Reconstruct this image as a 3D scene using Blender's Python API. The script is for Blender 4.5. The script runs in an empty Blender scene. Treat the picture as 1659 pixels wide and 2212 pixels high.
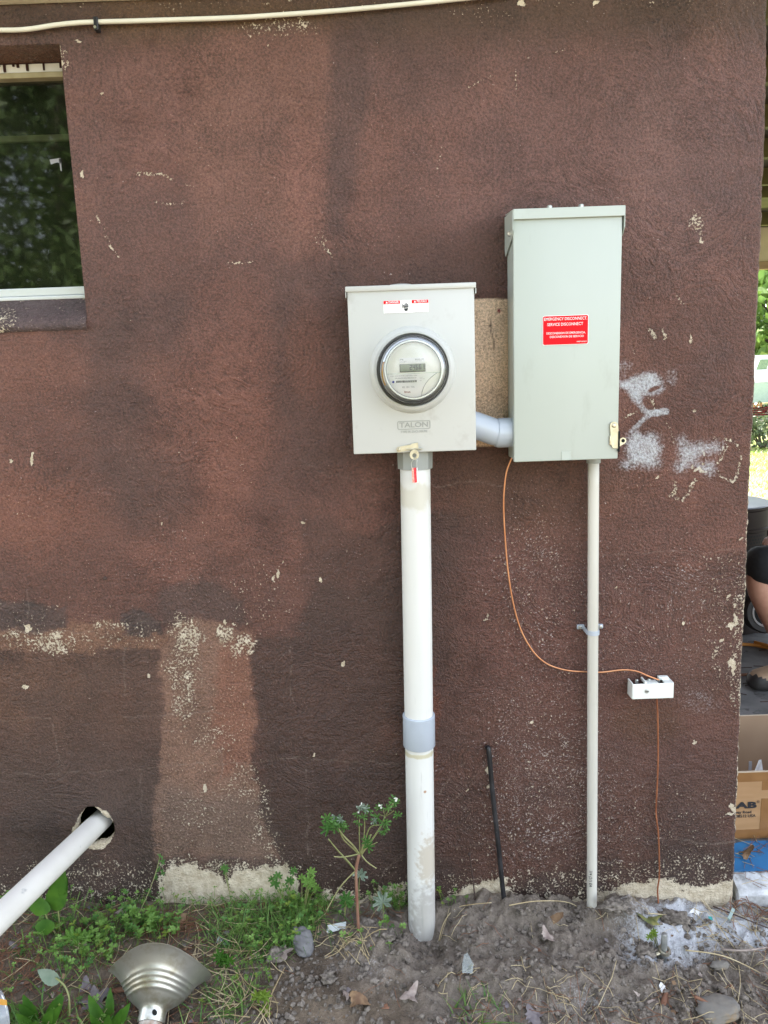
import bpy, bmesh, random
import numpy as np
from math import *
from mathutils import Vector, Matrix
random.seed(7); RNG = np.random.default_rng(7)
SC = bpy.context.scene
COL = SC.collection

# ---------------------------------------------------------------- camera
PITCH, ROLL, FPX = radians(10.0), radians(2.0), 1620.0
CAM = np.array([0.0, -1.85, 1.42])
_f = np.array([0, cos(PITCH), -sin(PITCH)]); _r = np.array([1.0, 0, 0]); _u = np.array([0, sin(PITCH), cos(PITCH)])
CR = _r * cos(ROLL) - _u * sin(ROLL); CU = _u * cos(ROLL) + _r * sin(ROLL)
cd = bpy.data.cameras.new('camera'); cam = bpy.data.objects.new('camera', cd); COL.objects.link(cam)
M = Matrix(((CR[0], CU[0], -_f[0], CAM[0]), (CR[1], CU[1], -_f[1], CAM[1]), (CR[2], CU[2], -_f[2], CAM[2]), (0, 0, 0, 1)))
cam.matrix_world = M
cd.sensor_fit = 'VERTICAL'; cd.sensor_height = 36.0; cd.lens = FPX / 2212.0 * 36.0
cd.clip_start = 0.02; cd.clip_end = 600.0
SC.camera = cam

# ---------------------------------------------------------------- world, sun, exposure
SUN_EL, SUN_AZ = radians(52.0), radians(-14.0)          # azimuth from +Y (behind the house) towards +X
w = bpy.data.worlds.new('World'); SC.world = w; w.use_nodes = True
nt = w.node_tree; bg = nt.nodes['Background']
sky = nt.nodes.new('ShaderNodeTexSky'); sky.sky_type = 'NISHITA'; sky.sun_disc = False
sky.sun_elevation = SUN_EL; sky.sun_rotation = SUN_AZ; sky.air_density = 1.0; sky.dust_density = 1.5
hs = nt.nodes.new('ShaderNodeHueSaturation'); hs.inputs['Saturation'].default_value = .42; nt.links.new(sky.outputs[0], hs.inputs['Color']); nt.links.new(hs.outputs[0], bg.inputs[0]); bg.inputs[1].default_value = 0.13
sl = bpy.data.lights.new('sun', 'SUN'); sl.energy = 4.0; sl.angle = radians(0.5); sl.color = (1.0, 0.95, 0.87)
so = bpy.data.objects.new('sun', sl); COL.objects.link(so)
sd = Vector((sin(SUN_AZ) * cos(SUN_EL), cos(SUN_AZ) * cos(SUN_EL), sin(SUN_EL)))
so.rotation_euler = sd.to_track_quat('Z', 'Y').to_euler(); so.location = (0, 12, 14)
SC.view_settings.view_transform = 'Standard'; SC.view_settings.look = 'None'
SC.view_settings.gamma = 1.0; SC.view_settings.exposure = 2.92
SC.render.engine = 'CYCLES'
SC.cycles.use_denoising = True; SC.cycles.denoising_prefilter = 'NONE'; SC.cycles.max_bounces = 8; SC.cycles.diffuse_bounces = 4
SC.cycles.transparent_max_bounces = 16; SC.cycles.sample_clamp_indirect = 8.0
SC.cycles.caustics_reflective = False; SC.cycles.caustics_refractive = False

# ---------------------------------------------------------------- measuring helpers (photo measured on a 1659 x 2212 copy)
def ray(px, py): return _f + CR * ((px - 829.5) / FPX) + CU * ((1106 - py) / FPX)
def W(px, py, y):
    d = ray(px, py); return CAM + d * ((y - CAM[1]) / d[1])
def proj(X, Y, Z):
    a = X - CAM[0]; b = Y - CAM[1]; c = Z - CAM[2]
    z = a * _f[0] + b * _f[1] + c * _f[2]
    return (829.5 + FPX * (a * CR[0] + b * CR[1] + c * CR[2]) / z, 1106 - FPX * (a * CU[0] + b * CU[1] + c * CU[2]) / z)
def _h(ix, iy, s):
    n = (ix.astype(np.int64) * 374761393 + iy.astype(np.int64) * 668265263 + s * 974634721) & 0x7fffffff
    n = ((n ^ (n >> 13)) * 1274126177) & 0x7fffffff
    return ((n ^ (n >> 16)) & 0xffff) / 65535.0
def vnoise(x, y, s=0):
    x = np.asarray(x, float); y = np.asarray(y, float)
    ix = np.floor(x); iy = np.floor(y); fx = x - ix; fy = y - iy
    fx = fx * fx * (3 - 2 * fx); fy = fy * fy * (3 - 2 * fy)
    a = _h(ix, iy, s); b = _h(ix + 1, iy, s); c = _h(ix, iy + 1, s); d = _h(ix + 1, iy + 1, s)
    return (a * (1 - fx) + b * fx) * (1 - fy) + (c * (1 - fx) + d * fx) * fy
def fbm(x, y, s=0, o=4):
    v = 0; a = 0.5; t = 0
    for k in range(o):
        v = v + a * vnoise(x, y, s + k * 17); t += a; a *= .5; x = np.asarray(x) * 2.03; y = np.asarray(y) * 2.03
    return v / t
def sstep(a, b, x):
    t = np.clip((x - a) / (b - a), 0, 1); return t * t * (3 - 2 * t)
def lin(c):
    c = np.asarray(c, float) / 255.0
    return np.where(c <= 0.04045, c / 12.92, ((c + 0.055) / 1.055) ** 2.4)

# ground height
def gh(x, y):
    x = np.asarray(x, float); y = np.asarray(y, float)
    d = np.clip(-y, 0, 0.7)
    base = 0.0 - 0.042 * np.clip(x, -1.3, 1.3) - 0.12 * d
    near = np.exp(-np.clip(np.abs(x) - 1.6, 0, 50) / .8) * np.exp(-np.clip(-y - 1.0, 0, 50) / .8)
    g = lambda cx, cy, sx, sy: np.exp(-((x - cx) / sx) ** 2 - ((y - cy) / sy) ** 2)
    m = .052 * g(.30, -.035, .13, .06) + .052 * g(.62, -.045, .10, .045) - .05 * g(.075, -.12, .06, .05) + .03 * g(-.06, -.16, .09, .05)
    m = m + .03 * g(.30, -.25, .25, .10) + .02 * g(-.18, -.26, .12, .07) - .02 * g(.68, -.16, .08, .05) - .035 * g(.90, -.22, .09, .06)
    soil = soilmask(x, y)
    lump = (fbm(x * 16, y * 16, 3, 3) - .5) * (.028 + .016 * soil) + (vnoise(x * 48, y * 48, 9) ** 2 - .3) * .022 * soil + (vnoise(x * 110, y * 110, 19) ** 2 - .3) * .008 * soil
    z = base * near + (1 - near) * -.08 + (m + lump) * near
    back = sstep(0.05, .5, y)
    return z * (1 - back) + back * (-.06)
def soilmask(x, y):
    n = fbm(x * 9, y * 9, 41, 3) - .5
    a = sstep(-.12, .03, x + y * .75 + .20 + n * .30)
    return a
def G(px, py):
    d = ray(px, py); z = -.05
    for k in range(6):
        q = CAM + d * ((z - CAM[2]) / d[2]); z = float(gh(q[0], q[1]))
    q = CAM + d * ((z - CAM[2]) / d[2]); q[2] = z
    return q

# ---------------------------------------------------------------- mesh builder
ORG = {}
class MB:
    def __init__(s): s.v = []; s.f = []; s.m = []; s.n = 0
    def add(s, verts, faces, mi=0):
        b = s.n; s.v += [tuple(map(float, p)) for p in verts]; s.n = len(s.v)
        s.f += [tuple(int(i) + b for i in f) for f in faces]; s.m += [mi] * len(faces); return s
    def box(s, lo, hi, mi=0, bev=0.0, mat=None, seg=2):
        lo = Vector(lo); hi = Vector(hi); c = (lo + hi) / 2; d = hi - lo
        bm = bmesh.new(); bmesh.ops.create_cube(bm, size=1.0)
        bmesh.ops.scale(bm, vec=d, verts=bm.verts)
        if bev > 0: bmesh.ops.bevel(bm, geom=bm.edges[:], offset=min(bev, min(d) * .49), segments=seg, profile=.5, affect='EDGES')
        bmesh.ops.translate(bm, vec=c, verts=bm.verts)
        if mat is not None: bmesh.ops.transform(bm, matrix=mat, verts=bm.verts)
        bm.verts.index_update()
        s.add([v.co for v in bm.verts], [[v.index for v in f.verts] for f in bm.faces], mi); bm.free(); return s
    def tube(s, pts, r, n=10, mi=0, cap=True, flat=1.0):
        pts = [Vector(p) for p in pts]; k = len(pts)
        if not hasattr(r, '__len__'): r = [r] * k
        t0 = (pts[1] - pts[0]).normalized(); a = t0.orthogonal().normalized(); vs = []; fs = []
        for i, p in enumerate(pts):
            t = (pts[min(i + 1, k - 1)] - pts[max(i - 1, 0)]).normalized()
            a = (a - t * a.dot(t)).normalized(); b = t.cross(a)
            for j in range(n):
                q = 2 * pi * j / n; vs.append(p + (a * cos(q) + b * sin(q) * flat) * r[i])
        for i in range(k - 1):
            for j in range(n):
                j2 = (j + 1) % n; fs.append((i * n + j, i * n + j2, (i + 1) * n + j2, (i + 1) * n + j))
        if cap: fs.append(tuple(range(n - 1, -1, -1))); fs.append(tuple(range((k - 1) * n, k * n)))
        return s.add(vs, fs, mi)
    def lathe(s, prof, org, axis, n=48, mi=0, wob=None, up=None):
        ax = Vector(axis).normalized(); a = (Vector(up) - ax * Vector(up).dot(ax)).normalized() if up else ax.orthogonal().normalized(); b = ax.cross(a); o = Vector(org); vs = []; fs = []
        for i, (r, h) in enumerate(prof):
            for j in range(n):
                q = 2 * pi * j / n; rr, hh = (r, h) if wob is None else wob(r, h, q)
                vs.append(o + ax * hh + (a * cos(q) + b * sin(q)) * rr)
        for i in range(len(prof) - 1):
            for j in range(n):
                j2 = (j + 1) % n; fs.append((i * n + j, i * n + j2, (i + 1) * n + j2, (i + 1) * n + j))
        return s.add(vs, fs, mi)
    def disc(s, org, axis, r, n=32, mi=0, up=None, sy=1.0):
        ax = Vector(axis).normalized(); a = (Vector(up) - ax * Vector(up).dot(ax)).normalized() if up else ax.orthogonal().normalized(); b = ax.cross(a); o = Vector(org)
        return s.add([o + (a * cos(2 * pi * j / n) + b * sin(2 * pi * j / n) * sy) * r for j in range(n)], [tuple(range(n))], mi)
    def poly(s, pts, mi=0): return s.add(pts, [tuple(range(len(pts)))], mi)
    def prism(s, pts, ext, mi=0):
        n = len(pts); e = Vector(ext); q = [Vector(p) for p in pts]
        return s.add(q + [p + e for p in q], [tuple(range(n - 1, -1, -1)), tuple(range(n, 2 * n))] + [(i, (i + 1) % n, n + (i + 1) % n, n + i) for i in range(n)], mi)
    def text(s, body, org, size, mi=0, align='CENTER', bold=0.0, xdir=(1, 0, 0), zdir=(0, 0, 1), fit=None, sx=1.0):
        v, f = text_geo(body, align, bold)
        if fit: sx = fit / (size * (max(p[0] for p in v) - min(p[0] for p in v)))
        o = Vector(org); X = Vector(xdir); Z = Vector(zdir)
        return s.add([o + X * (p[0] * size * sx) + Z * (p[1] * size) for p in v], f, mi)
    def build(s, name, mats, parent=None, org=None, smooth=False, auto=None):
        me = bpy.data.meshes.new(name); o = Vector(org) if org is not None else Vector((0, 0, 0))
        if parent is not None: o = ORG[parent.name]
        me.from_pydata([Vector(p) - o for p in s.v], [], s.f)
        if not isinstance(mats, (list, tuple)): mats = [mats]
        for m in mats: me.materials.append(m)
        if len(mats) > 1: me.polygons.foreach_set('material_index', s.m)
        if smooth or auto: me.polygons.foreach_set('use_smooth', [True] * len(me.polygons))
        me.update(); me.validate()
        if auto: me.set_sharp_from_angle(angle=radians(auto))
        ob = bpy.data.objects.new(name, me); COL.objects.link(ob)
        if parent is not None: ob.parent = parent
        else: ob.location = o
        ORG[ob.name] = o
        return ob
_tc = {}
def text_geo(body, align='CENTER', bold=0.0):
    k = (body, align, bold)
    if k in _tc: return _tc[k]
    cu = bpy.data.curves.new('lettering', 'FONT'); cu.body = body; cu.align_x = align; cu.align_y = 'CENTER'; cu.offset = bold; cu.resolution_u = 2
    ob = bpy.data.objects.new('lettering', cu); COL.objects.link(ob)
    dg = bpy.context.evaluated_depsgraph_get(); me = bpy.data.meshes.new_from_object(ob.evaluated_get(dg))
    r = ([tuple(v.co) for v in me.vertices], [tuple(p.vertices) for p in me.polygons])
    bpy.data.objects.remove(ob); bpy.data.curves.remove(cu); bpy.data.meshes.remove(me); _tc[k] = r; return r
def thing(name, loc, label, cat, group=None):
    o = bpy.data.objects.new(name, None); COL.objects.link(o); o.location = Vector([float(c) for c in loc]); o.empty_display_size = .05
    ORG[o.name] = Vector([float(c) for c in loc]); return tag(o, label, cat, group)
def tag(o, label=None, cat=None, group=None, kind=None):
    if label: o['label'] = label
    if cat: o['category'] = cat
    if group: o['group'] = group
    if kind: o['kind'] = kind
    return o
def smooth_path(pts, n=6):
    P = [np.array(p, float) for p in pts]; out = []
    for i in range(len(P) - 1):
        a = P[max(i - 1, 0)]; b = P[i]; c = P[i + 1]; d = P[min(i + 2, len(P) - 1)]
        for k in range(n):
            t = k / n; out.append(.5 * (2 * b + (c - a) * t + (2 * a - 5 * b + 4 * c - d) * t * t + (3 * b - a - 3 * c + d) * t ** 3))
    out.append(P[-1]); return out

# ---------------------------------------------------------------- materials
def new_mat(name):
    m = bpy.data.materials.new(name); m.use_nodes = True; return m, m.node_tree, m.node_tree.nodes['Principled BSDF']
def mat(name, c1, c2=None, rough=.5, metal=0.0, scale=20.0, detail=5.0, bump=0.0, bscale=None, spec=.5, stretch=None, lo=.35, hi=.65, trans=0.0, coat=0.0, dist=.002, dirt=None, dscale=6.0, dlo=.55, dhi=.7):
    m, t, p = new_mat(name); N = t.nodes; L = t.links
    p.inputs['Roughness'].default_value = rough; p.inputs['Metallic'].default_value = metal; p.inputs['Specular IOR Level'].default_value = spec
    p.inputs['Coat Weight'].default_value = coat; p.inputs['Transmission Weight'].default_value = trans
    c1 = tuple(c1) + (1,); c2 = tuple(c2) + (1,) if c2 is not None else c1
    co = N.new('ShaderNodeTexCoord'); mp = N.new('ShaderNodeMapping'); L.new(co.outputs['Object'], mp.inputs[0])
    if stretch: mp.inputs['Scale'].default_value = stretch
    no = N.new('ShaderNodeTexNoise'); no.inputs['Scale'].default_value = scale; no.inputs['Detail'].default_value = detail; L.new(mp.outputs[0], no.inputs[0])
    cr = N.new('ShaderNodeValToRGB'); cr.color_ramp.elements[0].position = lo; cr.color_ramp.elements[1].position = hi
    cr.color_ramp.elements[0].color = c1; cr.color_ramp.elements[1].color = c2; L.new(no.outputs[0], cr.inputs[0])
    out = cr.outputs[0]
    if dirt is not None:
        n2 = N.new('ShaderNodeTexNoise'); n2.inputs['Scale'].default_value = dscale; n2.inputs['Detail'].default_value = 7; n2.inputs['Roughness'].default_value = .65; L.new(mp.outputs[0], n2.inputs[0])
        r2 = N.new('ShaderNodeMapRange'); r2.inputs[1].default_value = dlo; r2.inputs[2].default_value = dhi; L.new(n2.outputs[0], r2.inputs[0])
        mx = N.new('ShaderNodeMix'); mx.data_type = 'RGBA'; L.new(r2.outputs[0], mx.inputs[0]); L.new(out, mx.inputs[6]); mx.inputs[7].default_value = tuple(dirt) + (1,); out = mx.outputs[2]
    L.new(out, p.inputs['Base Color'])
    if bump:
        nb = N.new('ShaderNodeTexNoise'); nb.inputs['Scale'].default_value = bscale or scale * 3; nb.inputs['Detail'].default_value = 4; L.new(mp.outputs[0], nb.inputs[0])
        bp = N.new('ShaderNodeBump'); bp.inputs['Strength'].default_value = bump; bp.inputs['Distance'].default_value = dist; L.new(nb.outputs[0], bp.inputs['Height']); L.new(bp.outputs[0], p.inputs['Normal'])
    return m
def leaf_mat(name, c1, c2, scale=8, rough=.5):
    m = mat(name, c1, c2, rough=rough, scale=scale, detail=3, spec=.35)
    t = m.node_tree; N = t.nodes; p = N['Principled BSDF']; out = N['Material Output']
    tr = N.new('ShaderNodeBsdfTranslucent'); mx = N.new('ShaderNodeMixShader'); mx.inputs[0].default_value = .25
    t.links.new(p.inputs['Base Color'].links[0].from_socket, tr.inputs[0]); t.links.new(p.outputs[0], mx.inputs[1]); t.links.new(tr.outputs[0], mx.inputs[2]); t.links.new(mx.outputs[0], out.inputs[0])
    return m
def glass_mat(name, tint, refl=1.0, dust=0.0, dcol=(.5, .5, .45), ior=1.5, rough=.01):
    m, t, p = new_mat(name); N = t.nodes; L = t.links; N.remove(p)
    fr = N.new('ShaderNodeFresnel'); fr.inputs[0].default_value = ior
    tp = N.new('ShaderNodeBsdfTransparent'); tp.inputs[0].default_value = tuple(tint) + (1,)
    gl = N.new('ShaderNodeBsdfGlossy'); gl.inputs['Roughness'].default_value = rough; gl.inputs[0].default_value = (refl, refl, refl, 1)
    m1 = N.new('ShaderNodeMixShader'); L.new(fr.outputs[0], m1.inputs[0]); L.new(tp.outputs[0], m1.inputs[1]); L.new(gl.outputs[0], m1.inputs[2]); last = m1
    if dust:
        df = N.new('ShaderNodeBsdfDiffuse'); df.inputs[0].default_value = tuple(dcol) + (1,)
        no = N.new('ShaderNodeTexNoise'); no.inputs['Scale'].default_value = 9; no.inputs['Detail'].default_value = 8
        co = N.new('ShaderNodeTexCoord'); L.new(co.outputs['Object'], no.inputs[0])
        mr = N.new('ShaderNodeMapRange'); mr.inputs[1].default_value = .3; mr.inputs[2].default_value = .75; mr.inputs[3].default_value = dust * .5; mr.inputs[4].default_value = dust * 1.6; L.new(no.outputs[0], mr.inputs[0])
        m2 = N.new('ShaderNodeMixShader'); L.new(mr.outputs[0], m2.inputs[0]); L.new(m1.outputs[0], m2.inputs[1]); L.new(df.outputs[0], m2.inputs[2]); last = m2
    L.new(last.outputs[0], N['Material Output'].inputs[0]); return m

MT = {}
MT['cover_paint'] = mat('cover_paint', (.42, .465, .425), (.455, .50, .46), rough=.33, scale=3, spec=.5, bump=.02, bscale=120, stretch=(1, 1, .35), dirt=(.36, .38, .34), dscale=9, dlo=.58, dhi=.80)
MT['meter_paint'] = mat('meter_paint', (.50, .508, .488), (.54, .55, .525), rough=.30, scale=3, spec=.5, bump=.02, bscale=90, dirt=(.40, .39, .36), dscale=11, dlo=.60, dhi=.80)
MT['emboss_shade'] = mat('emboss_shade', (.33, .34, .32), rough=.45)
MT['red'] = mat('label_red', (.80, .003, .010), (.86, .004, .012), rough=.5, spec=.15)
MT['white'] = mat('label_white', (.85, .85, .85), rough=.45)
MT['black'] = mat('print_black', (.02, .02, .024), rough=.5)
MT['grey_print'] = mat('print_grey', (.33, .33, .35), rough=.6)
MT['zinc'] = mat('zinc', (.44, .40, .30), (.58, .54, .43), rough=.36, metal=.85, scale=60, bump=.05)
MT['steel'] = mat('steel', (.42, .44, .43), (.60, .62, .60), rough=.4, metal=.8, scale=50)
MT['dark'] = mat('dark_void', (.004, .004, .004), rough=.9)
MT['pvc_grey'] = mat('pvc_grey', (.40, .45, .52), (.46, .51, .58), rough=.28, scale=6, spec=.55)
MT['pvc_adapter'] = mat('pvc_adapter', (.27, .29, .28), (.33, .35, .33), rough=.45, scale=10, stretch=(1, 1, .15))
MT['pvc_white'] = mat('pvc_white', (.68, .68, .65), (.76, .76, .73), rough=.45, scale=14, stretch=(1, 1, .08), spec=.4, dirt=(.42, .38, .31), dscale=5, dlo=.63, dhi=.85)
MT['pvc_thin'] = mat('pvc_thin', (.54, .52, .46), (.64, .62, .56), rough=.5, scale=30, stretch=(1, 1, .06), dirt=(.34, .30, .24), dscale=9, dlo=.58, dhi=.75)
MT['pvc_drain'] = mat('pvc_drain', (.74, .72, .66), (.82, .80, .74), rough=.4, scale=9, dirt=(.33, .34, .34), dscale=16, dlo=.66, dhi=.76)
MT['copper'] = mat('copper', (.60, .25, .12), (.72, .36, .19), rough=.4, metal=.75, scale=20)
MT['copper_old'] = mat('copper_old', (.36, .13, .065), (.55, .22, .11), rough=.45, metal=.6, scale=14)
MT['bridge_white'] = mat('bridge_white', (.74, .76, .72), (.80, .82, .78), rough=.4, scale=20, bump=.03)
MT['cable_white'] = mat('cable_white', (.72, .70, .60), (.76, .74, .64), rough=.45)
MT['cable_black'] = mat('cable_black', (.012, .012, .014), (.05, .05, .055), rough=.42, scale=18, lo=.45, hi=.75, dirt=(.42, .42, .40), dscale=20, dlo=.62, dhi=.72)
MT['trim'] = mat('trim_cream', (.74, .68, .50), (.82, .77, .60), rough=.55, scale=8, stretch=(.3, 3, 3), dirt=(.16, .11, .06), dscale=20, dlo=.55, dhi=.72)
MT['sash_alu'] = mat('sash_aluminium', (.62, .66, .66), (.72, .75, .75), rough=.38, metal=.3, scale=12, stretch=(.2, 1, 3))
MT['sash_tan'] = mat('sash_tan', (.34, .29, .17), (.44, .39, .25), rough=.5, scale=25)
MT['brown_board'] = mat('brown_board', (.075, .038, .02), (.115, .06, .032), rough=.6, scale=40, bump=.3, dirt=(.30, .20, .10), dscale=9, dlo=.68, dhi=.8)
MT['drip'] = mat('paint_drip', (.035, .012, .012), rough=.3)
MT['pane'] = glass_mat('window_glass', (.45, .5, .45), .95, .022, (.30, .36, .20), ior=1.62, rough=.03)  # dust film tinted green to imitate the reflection of the trees
MT['dome'] = glass_mat('meter_glass', (.96, .97, .97), 1.0, .015, (.6, .6, .6), 1.45)
MT['clear'] = glass_mat('clear_plastic', (.82, .86, .88), 1.0, .42, (.6, .62, .66), 1.5)
MT['shard'] = glass_mat('glass_shard', (.86, .92, .90), 1.0, .14, (.7, .72, .72), 1.5)
MT['alu'] = mat('spun_aluminium', (.47, .465, .42), (.66, .655, .61), rough=.38, metal=.85, scale=7, bump=.10, dirt=(.34, .30, .20), dscale=15, dlo=.50, dhi=.70)
MT['rust'] = mat('rusty_thread', (.30, .17, .10), (.55, .50, .44), rough=.6, metal=.4, scale=60)
MT['plaster'] = mat('broken_plaster', (.40, .38, .33), (.52, .49, .42), rough=.9, scale=60, bump=.5)
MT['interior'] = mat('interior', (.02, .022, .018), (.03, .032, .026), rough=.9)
MT['orange'] = mat('orange_tag', (.70, .33, .05), (.62, .36, .10), rough=.5, scale=40)
MT['lcd'] = mat('lcd', (.20, .24, .16), (.23, .27, .19), rough=.25)
MT['plate'] = mat('meter_plate', (.84, .84, .78), rough=.35)
MT['plate_blue'] = mat('meter_dot', (.03, .03, .28), rough=.4)
MT['ring_black'] = mat('gasket_black', (.012, .010, .010), rough=.28, spec=.6)
MT['ring_metal'] = mat('ring_metal', (.66, .68, .70), rough=.25, metal=.45)
MT['maroon'] = mat('maroon_print', (.22, .03, .04), rough=.5)

# ---------------------------------------------------------------- painting helpers for large surfaces
def sdpoly(x, y, pts):
    n = len(pts); d = np.full(x.shape, 1e18); ins = np.zeros(x.shape, bool)
    for i in range(n):
        ax, ay = pts[i]; bx, by = pts[(i + 1) % n]; ex = bx - ax; ey = by - ay
        wx = x - ax; wy = y - ay; t = np.clip((wx * ex + wy * ey) / (ex * ex + ey * ey + 1e-9), 0, 1)
        d = np.minimum(d, (wx - ex * t) ** 2 + (wy - ey * t) ** 2)
        c = ((ay > y) != (by > y)) & (x < (bx - ax) * (y - ay) / (by - ay + 1e-12) + ax); ins ^= c
    d = np.sqrt(d); return np.where(ins, -d, d)
def sdline(x, y, pts):
    d = np.full(x.shape, 1e18)
    for (ax, ay), (bx, by) in zip(pts[:-1], pts[1:]):
        ex = bx - ax; ey = by - ay; wx = x - ax; wy = y - ay; t = np.clip((wx * ex + wy * ey) / (ex * ex + ey * ey + 1e-9), 0, 1)
        d = np.minimum(d, (wx - ex * t) ** 2 + (wy - ey * t) ** 2)
    return np.sqrt(d)
def axis_grid(lo, hi, step, far_lo, far_hi, grow=1.35):
    a = list(np.arange(lo, hi + step / 2, step)); s = step; x = a[-1]
    while x < far_hi - 1e-6:
        s = min(s * grow, 12); x = min(x + s, far_hi); a.append(x)
    s = step; x = a[0]; b = []
    while x > far_lo + 1e-6:
        s = min(s * grow, 12); x = max(x - s, far_lo); b.append(x)
    return np.array(b[::-1] + a)
def grid_mesh(name, X, Y, Z, faces, mats, parent=None, attrs=None, smooth=True):
    me = bpy.data.meshes.new(name); n = X.size; fc = faces.reshape(-1, 4)
    me.vertices.add(n); co = np.empty((n, 3), np.float32); co[:, 0] = X.ravel(); co[:, 1] = Y.ravel(); co[:, 2] = Z.ravel()
    me.vertices.foreach_set('co', co.ravel()); k = len(fc)
    me.loops.add(k * 4); me.loops.foreach_set('vertex_index', fc.astype(np.int32).ravel())
    me.polygons.add(k); me.polygons.foreach_set('loop_start', np.arange(0, k * 4, 4, dtype=np.int32))
    me.polygons.foreach_set('use_smooth', np.full(k, smooth))
    for m in mats: me.materials.append(m)
    for nm, arr in (attrs or {}).items():
        if arr.ndim == 2:
            a = me.attributes.new(nm, 'FLOAT_COLOR', 'POINT'); c = np.ones((n, 4), np.float32); c[:, :3] = arr; a.data.foreach_set('color', c.ravel())
        else:
            a = me.attributes.new(nm, 'FLOAT', 'POINT'); a.data.foreach_set('value', arr.astype(np.float32).ravel())
    me.update(calc_edges=True)
    ob = bpy.data.objects.new(name, me); COL.objects.link(ob)
    if parent is not None: ob.parent = parent
    ORG[ob.name] = Vector((0, 0, 0)); return ob

# ================================================================ HOUSE
def wall_material():
    m, t, p = new_mat('painted_stucco'); N = t.nodes; L = t.links
    def at(n): a = N.new('ShaderNodeAttribute'); a.attribute_name = n; return a
    def math(op, a, b=None, c=None):
        x = N.new('ShaderNodeMath'); x.operation = op
        for i, q in enumerate((a, b, c)):
            if q is None: continue
            if isinstance(q, (int, float)): x.inputs[i].default_value = q
            else: L.new(q, x.inputs[i])
        return x.outputs[0]
    def noise(scale, det=4, rough=.55, vec=None):
        x = N.new('ShaderNodeTexNoise'); x.inputs['Scale'].default_value = scale; x.inputs['Detail'].default_value = det; x.inputs['Roughness'].default_value = rough
        L.new(vec or co.outputs['Object'], x.inputs[0]); return x.outputs[0]
    def ramp(v, a, b, lo=0.0, hi=1.0):
        x = N.new('ShaderNodeMapRange'); x.interpolation_type = 'SMOOTHSTEP'; x.inputs[1].default_value = a; x.inputs[2].default_value = b; x.inputs[3].default_value = lo; x.inputs[4].default_value = hi
        L.new(v, x.inputs[0]); return x.outputs[0]
    def mixc(f, a, b, bt='MIX'):
        x = N.new('ShaderNodeMix'); x.data_type = 'RGBA'; x.blend_type = bt
        if isinstance(f, float): x.inputs[0].default_value = f
        else: L.new(f, x.inputs[0])
        for i, q in ((6, a), (7, b)):
            if isinstance(q, tuple): x.inputs[i].default_value = q + (1,)
            else: L.new(q, x.inputs[i])
        return x.outputs[2]
    co = N.new('ShaderNodeTexCoord')
    paint = at('paint').outputs[0]; chip = at('chip').outputs[2]; bare = at('bare').outputs[2]; spray = at('spray').outputs[2]; crack = at('crack').outputs[2]; fresh = at('fresh').outputs[2]
    # trowel swirls: concentric strokes about scattered centres
    vo = N.new('ShaderNodeTexVoronoi'); vo.inputs['Scale'].default_value = 4.2; vo.inputs['Randomness'].default_value = 1.0
    wn = N.new('ShaderNodeTexNoise'); wn.inputs['Scale'].default_value = 6; L.new(co.outputs['Object'], wn.inputs[0])
    wv = N.new('ShaderNodeVectorMath'); wv.operation = 'MULTIPLY_ADD'; L.new(wn.outputs[1], wv.inputs[0]); wv.inputs[1].default_value = (.12, 0, .12); L.new(co.outputs['Object'], wv.inputs[2])
    L.new(wv.outputs[0], vo.inputs['Vector'])
    sb = N.new('ShaderNodeVectorMath'); sb.operation = 'SUBTRACT'; L.new(wv.outputs[0], sb.inputs[0]); L.new(vo.outputs['Position'], sb.inputs[1])
    sx = N.new('ShaderNodeSeparateXYZ'); L.new(sb.outputs[0], sx.inputs[0])
    rr = math('SQRT', math('ADD', math('MULTIPLY', sx.outputs[0], sx.outputs[0]), math('MULTIPLY', sx.outputs[2], sx.outputs[2])))
    th = math('ARCTAN2', sx.outputs[2], sx.outputs[0])
    cb = N.new('ShaderNodeCombineXYZ'); L.new(math('MULTIPLY', rr, 150.0), cb.inputs[0]); L.new(math('MULTIPLY', th, 5.0), cb.inputs[1]); L.new(vo.outputs['Distance'], cb.inputs[2])
    swirl = noise(1.0, 3, .6, cb.outputs[0])
    n_big = noise(7, 5, .6); n_patch = noise(3.1, 2, .5); n_mid = noise(45, 4); n_fine = noise(170, 4, .65); n_grain = noise(420, 3)
    # paint colour: uneven coat, with grain and stroke relief shading put into the tone
    v = math('ADD', ramp(n_big, .3, .7, .84, 1.16), math('ADD', math('ADD', ramp(n_fine, .3, .7, -.36, .36), ramp(n_grain, .3, .7, -.22, .22)), math('MULTIPLY', ramp(swirl, .3, .7, -.21, .21), ramp(n_patch, .40, .62, .1, 1.0))))
    cv = N.new('ShaderNodeCombineXYZ'); [L.new(v, cv.inputs[i]) for i in range(3)]
    col = mixc(1.0, paint, cv.outputs[0], 'MULTIPLY')
    n_hue = noise(5.0, 6, .7); col = mixc(ramp(n_hue, .52, .72, 0, .30), col, (.125, .052, .034))
    # thin hairline cracks showing lighter
    col = mixc(math('MULTIPLY', crack, ramp(n_mid, .35, .6, .15, .8)), col, (.27, .21, .17))
    # chips
    cl = math('ADD', math('MULTIPLY', n_fine, .60), math('ADD', math('MULTIPLY', n_mid, .24), math('MULTIPLY', n_grain, .16)))
    thr = math('SUBTRACT', .662, math('MULTIPLY', chip, .25))
    cm = math('MULTIPLY', ramp(math('SUBTRACT', cl, thr), -.004, .022), ramp(chip, .01, .05))
    bl = math('ADD', bare, math('MULTIPLY', math('SUBTRACT', cl, .5), 3.2))
    bm_ = math('MULTIPLY', ramp(bl, .44, .54), ramp(bare, .02, .06))
    pale = mixc(ramp(n_mid, .3, .7), (.50, .41, .29), (.72, .63, .49))
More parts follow.
